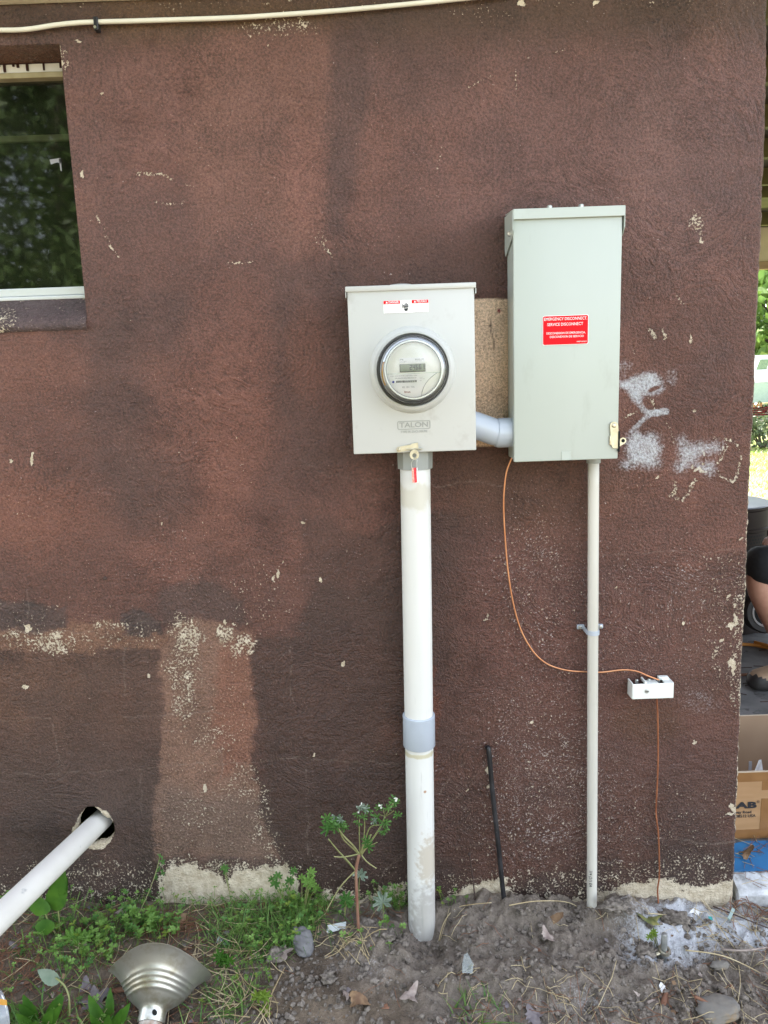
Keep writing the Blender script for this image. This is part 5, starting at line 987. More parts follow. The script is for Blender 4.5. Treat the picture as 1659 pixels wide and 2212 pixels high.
WEED = [(-500, 1965), (340, 1950), (640, 1935), (880, 1955), (872, 2005), (720, 2008), (620, 2005), (560, 2055), (470, 2100), (450, 2330), (-500, 2330)]
b = MB()
for n, pl, s0, s1, h1 in ((60, blob(170, 2050, 80, 50), .009, .014, .06), (30, blob(250, 2010, 70, 30), .010, .015, .05), (110, blob(150, 2055, 110, 60), .005, .011, .05), (70, blob(290, 2015, 90, 35), .006, .010, .05), (120, blob(590, 2010, 110, 55), .006, .011, .045), (70, blob(660, 1960, 60, 40), .006, .011, .07), (60, blob(840, 1950, 40, 30), .006, .010, .06), (70, blob(330, 1958, 330, 22), .005, .010, .06), (150, WEED, .005, .010, .035), (60, blob(330, 2010, 60, 30), .009, .015, .05), (14, blob(790, 2030, 110, 30), .008, .012, .03), (40, blob(540, 2110, 70, 40), .005, .009, .03), (120, [(-500, 1990), (-20, 1980), (-20, 2330), (-500, 2330)], .006, .011, .05), (12, blob(960, 1945, 60, 16), .006, .010, .03)):
    for c in scat(n, pl, rg): clover(b, c, .008 + rg.random() * h1, s0 + rg.random() * (s1 - s0), rg, 0 if rg.random() < .62 else (1 if rg.random() < .7 else 2))
tag(b.build('clover', [GC[0], GC[1], GC[3]]), kind='stuff')
b = MB()
for n, pl, ln, wd in ((620, WEED, .055, .0011), (420, blob(560, 2020, 120, 55), .07, .0012), (130, blob(660, 1965, 60, 40), .09, .0013), (90, blob(330, 1965, 330, 18), .09, .0012), (70, blob(500, 2170, 70, 50), .07, .0012), (60, blob(1030, 2190, 60, 40), .05, .001), (90, blob(60, 2215, 160, 30), .06, .0022)):
    for c in scat(n, pl, rg):
        a = rg.random() * 6.28; e = .35 + rg.random() * 1.2; blade(b, c, (cos(a) * .7, sin(a) * .7, e), ln * (.4 + rg.random()), wd * (.7 + .7 * rg.random()), .2 + .7 * rg.random(), 0 if rg.random() < .7 else 1)
tag(b.build('grass', [GC[2], GC[1]]), kind='stuff')
def litter(n, pl, l0, l1, r, rg, b, mi, lift=.004, bendy=.3):
    for c in scat(n, pl, rg):
        a = rg.random() * 6.283; ln = l0 + (l1 - l0) * rg.random(); d = np.array((cos(a), sin(a))); q = []; bd = (rg.random() - .5) * bendy; up = rg.random() ** 2 * .35
        for k in range(5):
            t = k / 4 - .5; x = c[0] + d[0] * ln * t - d[1] * bd * ln * (t * t - .25); y = min(c[1] + d[1] * ln * t + d[0] * bd * ln * (t * t - .25), -.004); q.append(np.array((x, y, float(gh(x, y)) + lift + rg.random() * .002 + up * ln * (t + .5))))
        b.tube(q, r * (.7 + .6 * rg.random()), 4, mi)
b = MB(); STR = [(1180, 2150), (1420, 2120), (1600, 2060), (1900, 2040), (1900, 2330), (900, 2330), (1000, 2190)]
litter(105, STR, .03, .15, .0007, rg, b, 0, .004, .9); litter(130, STR, .02, .07, .0006, rg, b, 0, .004, 1.2); litter(30, [(950, 2090), (1250, 2090), (1300, 2150), (950, 2180)], .02, .06, .0008, rg, b, 0); litter(230, WEED, .03, .12, .0007, rg, b, 0, .008, .9); litter(34, blob(500, 2060, 110, 60), .05, .14, .0008, rg, b, 0, .012, 1.0); litter(40, blob(720, 2030, 90, 40), .03, .09, .0009, rg, b, 0, .006); litter(22, [(960, 1960), (1600, 1975), (1600, 2040), (960, 2040)], .03, .08, .0006, rg, b, 0); litter(30, blob(530, 2180, 80, 50), .04, .13, .0009, rg, b, 0, .012, 1.0); litter(60, [(1500, 1960), (1900, 1960), (1900, 2060), (1500, 2040)], .04, .12, .0009, rg, b, 0)
tag(b.build('straw', MT['straw'], smooth=True), kind='stuff')
b = MB(); litter(620, WEED, .03, .09, .0007, rg, b, 0, .005); litter(170, STR, .03, .09, .0007, rg, b, 0, .006); litter(60, blob(390, 2010, 40, 22), .03, .07, .0007, rg, b, 0, .012); litter(70, blob(30, 2080, 60, 60), .03, .07, .0007, rg, b, 0, .01); litter(50, SOIL, .03, .07, .0006, rg, b, 0); litter(50, [(1560, 1945), (1750, 1950), (1750, 2000), (1560, 1990)], .03, .08, .0008, rg, b, 0, .008)
tag(b.build('pine_needles', MT['needle'], smooth=True), kind='stuff')
b = MB(); rg = np.random.default_rng(55)
for n, pl in ((900, WEED), (160, STR), (90, SOIL)):
    for c in scat(n, pl, rg):
        k = int(rg.integers(5, 8)); s_ = .003 + .009 * rg.random() ** 2; Rm = Rrand(rg, .5); a_ = np.sort(rg.random(k)) * 6.283
        v = np.stack([np.cos(a_) * s_ * (.6 + .6 * rg.random(k)), np.sin(a_) * s_ * .7, (rg.random(k) - .5) * s_ * .5], -1) @ Rm.T + c + np.array((0, 0, .004)); b.add(v, [tuple(range(k))], int(rg.integers(0, 4)))
tag(b.build('leaf_litter', [MT['leaf_brown'], MT['leaf_grey'], MT['leaf_pale'], MT['bark_chip']]), kind='stuff')
for (px, py, ln, rz, lb) in ((258, 2143, .05, .05, 'reddish bark chip between the dead leaves left of the lamp reflector'), (205, 2203, .045, .1, 'reddish bark chip at the bottom edge left of the lamp socket'), (1435, 2165, .07, 1.0, 'splinter of reddish bark beside the large tan stone'), (330, 2015, .05, .3, 'bark chip in the weeds above the lamp reflector')):
    c = G(px, py); v, f = rock_verts(1, int(px), 2, (ln / 2, .007, .005), .25); v = v @ np.array(Matrix.Rotation(rz, 3, 'Z')).T + c + np.array((0, 0, .006)); b = MB(); b.add(v, f); tag(b.build('bark_chip', MT['bark_chip'], org=c), lb, 'bark', 'bark chips in the litter')
def stick(pts, r, m, label, name='twig'):
    P3 = []
    for x, y, l in pts: q = G(x, y); q[2] += l; P3.append(q)
    P3 = smooth_path(P3, 5); b = MB(); b.tube(P3, np.linspace(r, r * .6, len(P3)), 6); tag(b.build(name, m, org=P3[0], smooth=True), label, 'twig', 'twigs and stems on the ground')
stick([(1300, 1992, .008), (1340, 1990, .014), (1400, 1985, .016), (1450, 1992, .02), (1475, 1993, .02)], .002, MT['straw'], 'straight straw coloured twig crossing the clods beside the copper wire')
stick([(948, 2035, .004), (960, 2000, .012), (985, 1975, .018), (1020, 1968, .02), (1062, 1960, .014)], .0016, MT['straw'], 'bent straw stem rising from the thick conduit foot')
stick([(1100, 1963, .01), (1160, 1958, .016), (1230, 1960, .014), (1275, 1988, .01)], .0016, MT['straw'], 'long dry stem lying left of the thin conduit')
stick([(1540, 1965, .01), (1600, 1990, .012), (1659, 2012, .01), (1720, 2030, .008)], .002, MT['stalk'], 'dark curved twig on the powdered soil at the right')
stick([(1500, 2168, .02), (1540, 2190, .02), (1590, 2222, .012)], .004, MT['bark_chip'], 'thick brown twig beneath the large tan stone')
stick([(1480, 2060, .01), (1560, 2078, .018), (1640, 2110, .012), (1700, 2150, .01)], .0018, MT['straw'], 'long pale straw arching across the right corner')
stick([(1560, 2060, .012), (1610, 2062, .012), (1680, 2050, .010)], .003, MT['leaf_pale'], 'pinkish pale twig lying flat at the right edge')

# reddish weed in front of the wall
MT['stem_red'] = mat('stem_red', (.21, .085, .06), (.32, .20, .13), rough=.5, scale=14); MT['stem_green'] = mat('stem_green', (.20, .24, .08), (.30, .28, .13), rough=.5, scale=14); MT['flower'] = mat('flower_white', (.70, .72, .62), rough=.6)
gk = lambda x, y: ((1250 + x / 3.16) / 1.8228, (3100 + y / 3.16) / 1.8228)
base = G(*gk(515, 1800)); yw = base[1]
gw = thing('weed', base, 'tall reddish stemmed weed with small cut leaves in front of the dark wall', 'weed')
def gp(x, y, dy=0): return W(*gk(x, y), yw + dy)
b = MB(); s1 = [gp(515, 1830), gp(500, 1560), gp(485, 1250), gp(478, 1040)]; b.tube(smooth_path(s1, 5), np.linspace(.0042, .0036, 16), 8)
b.tube(smooth_path([gp(478, 1045), gp(490, 960), gp(520, 830)], 4), .0042, 8); b.build('stem', MT['stem_red'], gw, smooth=True)
brs = [([(520, 830), (440, 720), (330, 610), (262, 515)], .0026, .02), ([(520, 830), (420, 740), (320, 640), (268, 520)], .0020, .01), ([(478, 1040), (380, 920), (240, 770), (135, 640)], .0020, .02), ([(440, 1000), (370, 920), (320, 870)], .0018, 0), ([(525, 825), (400, 855), (290, 868), (205, 862)], .0019, .02), ([(475, 1040), (380, 1130), (270, 1260), (170, 1430), (110, 1540)], .0018, .02), ([(530, 830), (522, 640), (520, 500), (522, 400)], .0016, 0), ([(540, 830), (575, 640), (588, 460), (575, 360)], .0017, .01), ([(545, 830), (590, 680), (640, 520), (700, 475), (770, 470)], .0018, .02), ([(545, 835), (650, 690), (780, 500), (840, 365)], .0026, .02), ([(840, 365), (880, 300), (940, 200)], .0018, .03), ([(840, 365), (900, 330), (945, 295)], .0014, .03), ([(840, 365), (828, 320), (820, 270)], .0014, .01), ([(840, 365), (790, 345), (750, 340)], .0012, .01), ([(545, 840), (620, 690), (665, 585)], .0030, -.01), ([(560, 800), (650, 730), (745, 685)], .0016, 0), ([(545, 840), (620, 930), (735, 1010)], .0020, .02), ([(575, 380), (600, 310), (620, 280)], .0012, .01)]
b = MB()
for q, r, dy in brs:
    P3 = [gp(x, y, -dy * k / (len(q) - 1)) for k, (x, y) in enumerate(q)]; P3 = smooth_path(P3, 5); b.tube(P3, np.linspace(r, r * .75, len(P3)), 6)
b.build('branch', MT['stem_green'], gw, smooth=True)
b = MB(); rg = np.random.default_rng(4)
for x, y, s, n in ((125, 400, 85, 1), (130, 540, 105, 2), (170, 450, 80, 2), (245, 360, 75, 1), (270, 440, 80, 3), (200, 470, 80, 2), (345, 480, 55, 1), (535, 230, 50, 2), (580, 260, 55, 1), (510, 320, 55, 1), (540, 380, 60, 2), (525, 440, 70, 2), (640, 290, 70, 1), (735, 380, 85, 2), (700, 400, 60, 1), (785, 240, 55, 2), (850, 250, 55, 1), (965, 165, 65, 3), (955, 230, 50, 1), (1000, 350, 65, 1), (830, 450, 65, 2), (835, 530, 60, 1), (780, 560, 45, 1), (630, 660, 60, 1), (645, 735, 70, 2), (130, 480, 70, 1), (300, 400, 60, 1)):
    for k in range(max(1, n - 1)):
        t = gp(x + rg.normal() * 14, y + rg.normal() * 14, -.01 - rg.random() * .03); Rm = np.array(Matrix.Rotation(rg.random() * 6.28, 3, 'Y') @ Matrix.Rotation(radians(50 + 50 * rg.random()), 3, 'X')); palmate(b, t, s * .00027 * (.8 + .4 * rg.random()), Rm, 0 if rg.random() < .90 else 1, 7, .80)
b.build('foliage', [GC[1], GC[4]], gw)
for x, y in ((780, 225), (510, 305), (545, 220), (980, 160), (965, 150), (795, 240)):
    c = gp(x, y, -.03); b = MB(); rr_ = np.random.default_rng(int(x)); pts_ = [c + rr_.normal(size=3) * .0025 for _ in range(5)]
    b.tube(pts_, [.0004, .0022, .0018, .0024, .0004], 6); b.build('flower_bud', MT['flower'], gw)

def palm_plant(px, py, tip, s, mi, label, n=1, spread=0, h=None, facing=60, name='weed'):
    c = G(px, py); o = thing(name, c, label, 'weed'); b1 = MB(); b2 = MB(); rg = np.random.default_rng(int(px * 7 + py))
    for k in range(n):
        t = W(tip[0] + rg.normal() * spread, tip[1] + rg.normal() * spread * .7, c[1] - .01 - rg.random() * .02 * (n > 1)); b1.tube(smooth_path([c + np.array((rg.normal() * .004, 0, -.01)), c * .4 + t * .6 + np.array((0, 0, .01)), t], 4), .0011, 5)
        Rm = np.array(Matrix.Rotation(rg.normal() * .5, 3, 'Y') @ Matrix.Rotation(radians(facing + rg.normal() * 12), 3, 'X')); palmate(b2, t, s * (.8 + .4 * rg.random() if n > 1 else 1), Rm, 0, 7, .5)
    b1.build('stem', MT['stem_green'], o, smooth=True); b2.build('leaf', GC[mi], o)
palm_plant(948, 1935, (967, 1890), .034, 5, 'cut green leaf weed peeking out right of the thick conduit', facing=70)
palm_plant(829, 1995, (827, 1950), .034, 4, 'silvery cut leaf weed between the reddish stem and thick conduit', facing=66)
palm_plant(772, 1975, (778, 1892), .026, 4, 'round grey green leaf weed behind the reddish stem', facing=80)
palm_plant(742, 1990, (738, 1948), .024, 1, 'small cut leaf weed left of the reddish stem', 3, 10)
palm_plant(655, 1975, (668, 1912), .020, 0, 'leggy light green weed against the bare wall foot', 7, 22)
palm_plant(620, 1965, (610, 1885), .018, 1, 'thin weed with small cut leaves before the bare wall patch', 5, 18)
palm_plant(500, 1960, (478, 1880), .016, 1, 'single slender weed before the left bare wall patch', 2, 6)
palm_plant(170, 2050, (160, 2030), .026, 0, 'cut leaf weed amid clover right of the broadleaf plant', 3, 14)
palm_plant(490, 2090, (488, 2076), .020, 5, 'small green cut leaf sprout right of the lamp reflector', 4, 8)
palm_plant(585, 2180, (570, 2165), .018, 3, 'yellowish green sprout among straw right of the lamp socket', 5, 16)
palm_plant(1418, 2042, (1412, 2020), .012, 3, 'limp pale green sprout leaning on the ground rod', 4, 8)
# long runner climbing the wall
P3 = [W(x, y, yy) for x, y, yy in ((250, 2040, -.14), (290, 1990, -.10), (320, 1930, -.06), (338, 1880, -.04), (345, 1850, -.02))]
ru = thing('weed', P3[0], 'long thin runner weed leaning up the wall with tiny leaves', 'weed'); b = MB(); b.tube(smooth_path(P3, 5), .0010, 5); b.build('stem', MT['stem_green'], ru)
b = MB(); rg = np.random.default_rng(9)
for x, y in ((345, 1850), (350, 1862), (342, 1880), (352, 1884), (336, 1896)): palmate(b, W(x, y, -.03), .012, Rrand(rg, 1.2), 0, 5, .6)
b.build('leaf', GC[1], ru)
# broadleaf weed by the drain pipe
c0 = W(120, 2010, -.13); bw = thing('weed', G(120, 2012), 'broadleaf weed with large toothed leaves beside the slanting drain pipe', 'weed')
def ovate(b, base_, tip_, wd, fold, mi=0):
    base_ = np.array(base_); tip_ = np.array(tip_); ax_ = tip_ - base_; ln = np.linalg.norm(ax_); ax_ = ax_ / ln; sd_ = np.cross(ax_, np.array((0, -1.0, .35))); sd_ /= np.linalg.norm(sd_); nn_ = np.cross(sd_, ax_); n = 14; v = []
    for k in range(n + 1):
        t = k / n; w_ = wd * (sin(pi * t ** .75) ** .8) * (1 + .10 * (k % 2)) ; cen = base_ + ax_ * ln * t - nn_ * .10 * ln * t * t; v += [cen - sd_ * w_ + nn_ * fold * w_, cen, cen + sd_ * w_ + nn_ * fold * w_]
    b.add(v, [(3 * k + i, 3 * k + i + 1, 3 * k + i + 4, 3 * k + i + 3) for k in range(n) for i in (0, 1)], mi)
b1 = MB(); b1.tube(smooth_path([W(122, 2020, -.12), W(102, 1985, -.125), W(88, 1935, -.12)], 4), .0022, 6).tube(smooth_path([W(130, 2010, -.12), W(125, 1960, -.12), W(120, 1900, -.10)], 4), .0020, 6); b1.build('stem', MT['stem_green'], bw, smooth=True)
for q in (((92, 1940), (78, 1980), .030), ((118, 1930), (135, 1880), .026), ((112, 1965), (140, 1900), .026), ((100, 1985), (98, 2022), .024), ((128, 1905), (118, 1838), .016), ((75, 1960), (52, 1925), .014)):
    b2 = MB(); ovate(b2, W(*q[0], -.13), W(*q[1], -.145), q[2], .25); b2.build('leaf', GC[5], bw, smooth=True)
# low broad leaves along the bottom edge
for px, py, lb, seeds in ((90, 2215, 'clump of broad light green leaves at the bottom left edge', 3), (235, 2225, 'upright broad green leaf clump left of the lamp socket', 5)):
    c = G(px, py); o = thing('weed', c, lb, 'weed'); rg = np.random.default_rng(seeds); b = MB()
    for k in range(10):
        a = rg.random() * 6.28; q = c + np.array((cos(a) * .012, sin(a) * .012, 0)); ovate(b, q, q + np.array((cos(a) * .04, sin(a) * .03, .045 + rg.random() * .03)), .010 + rg.random() * .005, .2)
    b.build('leaf', GC[5], o, smooth=True)
c = G(150, 2200); o = thing('weed', c, 'tall pale weed stem bearing one drooping leaf by the plastic cup', 'weed'); b = MB(); b.tube(smooth_path([c, W(150, 2160, c[1]), W(140, 2130, c[1] + .01), W(120, 2112, c[1] + .02)], 4), .0022, 6); b.build('stem', MT['stem_green'], o, smooth=True)
b = MB(); ovate(b, W(130, 2120, c[1] + .02), W(78, 2098, c[1] + .03), .016, .2); b.build('leaf', GC[4], o, smooth=True)
# ================================================================ PORCH SIDE, RIGHT OF THE WALL
MT['card'] = mat('cardboard', (.36, .205, .095), (.42, .25, .125), rough=.75, scale=6, stretch=(1, 1, 8)); MT['card_in'] = mat('cardboard_inside', (.30, .20, .125), (.35, .24, .155), rough=.8, scale=6); MT['card_edge'] = mat('cardboard_edge', (.55, .45, .34), rough=.8); MT['tape'] = mat('packing_tape', (.25, .125, .048), (.29, .15, .06), rough=.25)
bx0, bx1, by0, by1, bz0, bz1 = .985, 1.56, .157, .518, .049, .262
box = thing('cardboard_box', ((bx0 + bx1) / 2, (by0 + by1) / 2, bz0), 'open brown cardboard box with black printing standing on the porch slab', 'box')
b = MB(); t = .005
b.box((bx0, by0, bz0), (bx1, by0 + t, bz1 - .001)); b.build('front_panel', MT['card'], box)
b = MB(); b.box((bx0, by1 - t, bz0), (bx1, by1, bz1)).box((bx0, by0 + t + .0002, bz0), (bx0 + t, by1 - t - .0002, bz1)).box((bx1 - t, by0 + t + .0002, bz0), (bx1, by1 - t - .0002, bz1)).box((bx0 + t + .0002, by0 + t + .0002, bz0), (bx1 - t - .0002, by1 - t - .0002, bz0 + t)); b.build('wall_panel', MT['card_in'], box)
b = MB(); b.box((bx0, by0 - .0004, bz1 - .001), (bx1, by0 + t + .0004, bz1 + .0012)); b.build('rim', MT['card_edge'], box)
b = MB(); b.box((bx0, by1 - t, bz1 + .0001), (bx1, by1, bz1 + .0016)); b.build('rim', MT['card_edge'], box)
b = MB(); tx = W(1646, 1700, by0)[0]
for lo, hi in (((bx0, bz1 - .030), (bx1, bz1 - .002)), ((bx0, bz0 + .002), (bx1, bz0 + .030)), ((tx, bz0 + .0302), (tx + .09, bz0 + .128)), ((tx, bz0 + .155), (tx + .09, bz1 - .0302))):
    b.box((lo[0], by0 - .0009, lo[1]), (hi[0], by0 - .0003, hi[1]))
b.build('tape_strip', MT['tape'], box)
a = W(1634, 1739, by0 - .001); b = MB(); b.text('RAB', a + np.array((0, -.0006, 0)), .0265, 0, 'RIGHT', .05, sx=1.80).text('\u00ae', a + np.array((.004, -.0006, .010)), .012, 0, 'CENTER'); a2 = W(1621, 1754, by0 - .001); b.text('way Road', a2 + np.array((.003, -.0006, 0)), .0125, 0, 'RIGHT', .02); a3 = W(1632, 1762, by0 - .001); b.text('NJ08512 USA', a3 + np.array((0, -.0006, 0)), .0125, 0, 'RIGHT', .02); b.build('print', MT['black'], box)
c = np.array((1.115, .34, .055)); lt = W(1642, 1641, .36); b = MB(); b.prism([c + np.array((-.005, 0, 0)), c + np.array((.075, .0, 0)), c + np.array((.06, .015, .12)), (lt[0] + .004, .36, lt[2]), (lt[0] - .004, .36, lt[2] - .002)], (0, .001, 0)); b.box(c + np.array((.008, -.004, .11)), c + np.array((.018, -.003, .14)), 1); tag(b.build('leaflet', [MT['white'], MT['grey_print']], org=c), 'white folded leaflet standing inside the open cardboard box', 'leaflet')
MT['blue'] = mat('blue_sheet', (.012, .10, .27), (.02, .15, .34), rough=.55, scale=9, dirt=(.10, .085, .06), dscale=14, dlo=.6, dhi=.72)
b = MB(); b.prism([(.950, .048, .022), (1.50, .040, .019), (1.52, .132, .050), (1.02, .136, .050), (.965, .126, .048)], (0, 0, .006)); tag(b.build('blue_board', MT['blue'], org=(1.1, .07, .048)), 'blue plastic board lying on the slab in front of the cardboard box', 'board')
b = MB(); v, f = leaf_shape(.022, 3, 1.2, 44, .3); v = v + np.array((1.000, .085, .056)); b.add(v, f); tag(b.build('dead_leaf', MT['leaf_brown'], org=(1.0, .085, .045), smooth=True), 'curled brown dead leaf lying on the blue board', 'leaf', 'dead leaves on the ground')
b = MB(); rg = np.random.default_rng(77)
for k in range(150):
    x = .95 + rg.random() * .5; y = .0 + rg.random() * .15; a = rg.random() * 6.28; ln = .02 + rg.random() * .05; z = float(np.interp(y, (0, .045, .13), (.004, .024, .058)))
    q = np.array((x, y, z)); dd = np.array((cos(a), sin(a), 0)) * ln / 2; p1 = q - dd; p2 = q + dd + np.array((0, 0, .006 * rg.random())); p1[1] = max(p1[1], -.002); b.tube([p1, p2], .0007, 4, 0 if rg.random() < .6 else 1)
tag(b.build('slab_litter', [MT['needle'], MT['straw']]), kind='stuff')
b = MB(); rg = np.random.default_rng(78)
for k in range(70):
    x = 1.2 + rg.random() * 1.2; y = .75 + rg.random() * 1.2; a = rg.normal() * .5; ln = .03 + rg.random() * .10; q = np.array((x, y, .050)); dd = np.array((cos(a), sin(a) * .5, 0)) * ln / 2; b.tube([q - dd, q + np.array((0, .004, 0)), q + dd], .002, 4, cap=True, flat=.5)
tag(b.build('bark_litter', MT['stalk']), kind='stuff')

# kneeling person, mostly beyond the edge of the wall
MT['skin'] = mat('skin', (.42, .21, .145), (.50, .27, .19), rough=.5, scale=22, bump=.05); MT['shorts'] = mat('black_cloth', (.008, .008, .009), (.014, .014, .016), rough=.85, scale=80, bump=.2); MT['shirt'] = mat('grey_cloth', (.06, .06, .065), (.08, .08, .085), rough=.85, scale=60, bump=.2); MT['hair'] = mat('brown_hair', (.05, .03, .018), (.09, .055, .03), rough=.6, scale=90, bump=.4); MT['boot_tan'] = mat('boot_tan', (.30, .20, .12), (.36, .25, .16), rough=.7, scale=50); MT['boot_black'] = mat('boot_rubber', (.022, .02, .019), (.04, .037, .034), rough=.6, scale=20); MT['lace'] = mat('lace', (.01, .01, .01), (.12, .11, .09), rough=.8, scale=160)
def skin_mesh(name, nodes, edges, root, m, parent, sub=2):
    nm = list(nodes); me = bpy.data.meshes.new(name + '_s'); o = ORG[parent.name]
    me.from_pydata([Vector(nodes[k][0]) - o for k in nm], [(nm.index(a), nm.index(c)) for a, c in edges], []); ob = bpy.data.objects.new(name + '_s', me); COL.objects.link(ob)
    ob.modifiers.new('skin', 'SKIN')
    if not me.skin_vertices: me.attributes.new
    for i, k in enumerate(nm):
        r = nodes[k][1]; r = r if hasattr(r, '__len__') else (r, r); me.skin_vertices[0].data[i].radius = r; me.skin_vertices[0].data[i].use_root = (k == root)
    s = ob.modifiers.new('sub', 'SUBSURF'); s.levels = sub; s.render_levels = sub
    dg = bpy.context.evaluated_depsgraph_get(); m2 = bpy.data.meshes.new_from_object(ob.evaluated_get(dg)); bpy.data.objects.remove(ob)
    m2.name = name; m2.materials.clear(); m2.materials.append(m); m2.polygons.foreach_set('use_smooth', [True] * len(m2.polygons))
    r = bpy.data.objects.new(name, m2); COL.objects.link(r); r.parent = parent; ORG[r.name] = o; return r
per = thing('person', (1.76, 1.2, .047), 'person kneeling on the porch in black shorts and tan and black boots', 'person')
nd = {'hip': ((2.02, 1.29, .50), .105), 'hl': ((1.97, 1.21, .50), .088), 'tl': ((1.76, 1.20, .555), .076), 'kl': ((1.555, 1.20, .585), .062), 'kl2': ((1.565, 1.20, .51), .056), 'cl': ((1.635, 1.205, .38), .058), 'c2': ((1.685, 1.205, .27), .046), 'al': ((1.735, 1.205, .16), .036), 'fl': ((1.70, 1.2, .10), .034),
      'hr': ((2.02, 1.38, .46), .088), 'tr': ((1.95, 1.42, .30), .074), 'kr': ((1.90, 1.43, .11), .056), 'cr': ((2.08, 1.44, .11), .054), 'ar': ((2.28, 1.44, .10), .036), 'fr': ((2.33, 1.44, .075), .03),
      'wa': ((2.03, 1.29, .66), (.14, .11)), 'ch': ((1.98, 1.29, .88), (.165, .12)), 'ne': ((1.93, 1.29, 1.03), .06), 'n2': ((1.905, 1.29, 1.085), .056), 'h1': ((1.885, 1.29, 1.14), .074), 'h2': ((1.88, 1.29, 1.21), .088), 'h3': ((1.89, 1.29, 1.275), .065),
      'sl': ((1.96, 1.12, .99), .058), 'el': ((1.86, 1.06, .74), .044), 'wl': ((1.80, 1.12, .665), .030), 'pl': ((1.75, 1.14, .665), (.036, .018)), 'sr': ((1.96, 1.46, .99), .058), 'er': ((1.90, 1.53, .73), .044), 'wr': ((1.84, 1.46, .66), .030), 'pr': ((1.79, 1.445, .655), (.036, .018))}
E_ = [('hip', 'hl'), ('hl', 'tl'), ('tl', 'kl'), ('kl', 'kl2'), ('kl2', 'cl'), ('cl', 'c2'), ('c2', 'al'), ('al', 'fl'), ('hip', 'hr'), ('hr', 'tr'), ('tr', 'kr'), ('kr', 'cr'), ('cr', 'ar'), ('ar', 'fr'), ('hip', 'wa'), ('wa', 'ch'), ('ch', 'ne'), ('ne', 'n2'), ('n2', 'h1'), ('h1', 'h2'), ('h2', 'h3'), ('ch', 'sl'), ('sl', 'el'), ('el', 'wl'), ('wl', 'pl'), ('ch', 'sr'), ('sr', 'er'), ('er', 'wr'), ('wr', 'pr')]
for sd_, px_, py_, pz_ in (('l', 1.75, 1.14, .665), ('r', 1.79, 1.445, .655)):
    for k, (dy, ln) in enumerate(((-.030, .066), (-.010, .078), (.010, .073), (.028, .058))):
        a, c = f'f{sd_}{k}a', f'f{sd_}{k}b'; e = f'f{sd_}{k}c'
        nd[a] = ((px_ - .028, py_ + dy, pz_), .0095); nd[c] = ((px_ - .028 - ln * .5, py_ + dy * 1.1, pz_ - .006), .0088); nd[e] = ((px_ - .024 - ln * .8, py_ + dy * 1.1, pz_ - .03), .0076); E_ += [('p' + sd_, a), (a, c), (c, e)]
    s_ = 1 if sd_ == 'l' else -1; nd[f't{sd_}a'] = ((px_ + .008, py_ + .038 * s_, pz_ - .006), .011); nd[f't{sd_}b'] = ((px_ - .022, py_ + .058 * s_, pz_ - .02), .0092); E_ += [('p' + sd_, f't{sd_}a'), (f't{sd_}a', f't{sd_}b')]
skin_mesh('body', nd, E_, 'hip', MT['skin'], per)
sn = {'hip': ((2.02, 1.29, .52), .125), 'hl': ((1.97, 1.21, .515), .105), 'tl': ((1.76, 1.20, .575), .098), 'kl': ((1.61, 1.20, .600), .094), 'ke': ((1.505, 1.195, .600), .092), 'hr': ((2.02, 1.38, .46), .105), 'tr': ((1.95, 1.42, .30), .095), 'te': ((1.92, 1.43, .20), .092), 'wa': ((2.03, 1.29, .64), (.15, .12))}
skin_mesh('shorts', sn, [('hip', 'hl'), ('hl', 'tl'), ('tl', 'kl'), ('kl', 'ke'), ('hip', 'hr'), ('hr', 'tr'), ('tr', 'te'), ('hip', 'wa')], 'hip', MT['shorts'], per)
hn = {'wb': ((2.03, 1.30, .50), (.15, .13)), 'wa': ((2.03, 1.29, .62), (.160, .130)), 'ch': ((1.98, 1.29, .88), (.182, .135)), 'ne': ((1.945, 1.29, 1.01), .075), 'sl': ((1.96, 1.12, .99), .072), 'ml': ((1.90, 1.085, .85), .062), 'sr': ((1.96, 1.46, .99), .072), 'mr': ((1.93, 1.50, .85), .062)}
skin_mesh('shirt', hn, [('wb', 'wa'), ('wa', 'ch'), ('ch', 'ne'), ('ch', 'sl'), ('sl', 'ml'), ('ch', 'sr'), ('sr', 'mr')], 'wa', MT['shirt'], per)
b = MB(); v, f = rock_verts(.098, 3, 3, (1, .95, .9), .06); v = v + np.array((1.905, 1.29, 1.245)); b.add(v, f); b.build('hair', MT['hair'], per, smooth=True)
for s in (-1, 1): v, f = rock_verts(.010, 3, 2, (.6, 1, .8), .02); b = MB(); b.add(v + np.array((1.806, 1.29 + s * .03, 1.205)), f, 0); b.build('eye', MT['dark'], per)
b = MB(); b.tube([(1.803, 1.29, 1.205), (1.782, 1.29, 1.170), (1.800, 1.29, 1.162)], [.008, .013, .010], 8); b.build('nose', MT['skin'], per, smooth=True)
b = MB(); b.tube([(1.815, 1.265, 1.135), (1.806, 1.29, 1.133), (1.815, 1.315, 1.135)], [.003, .006, .003], 8); b.build('mouth', MT['maroon'], per, smooth=True)
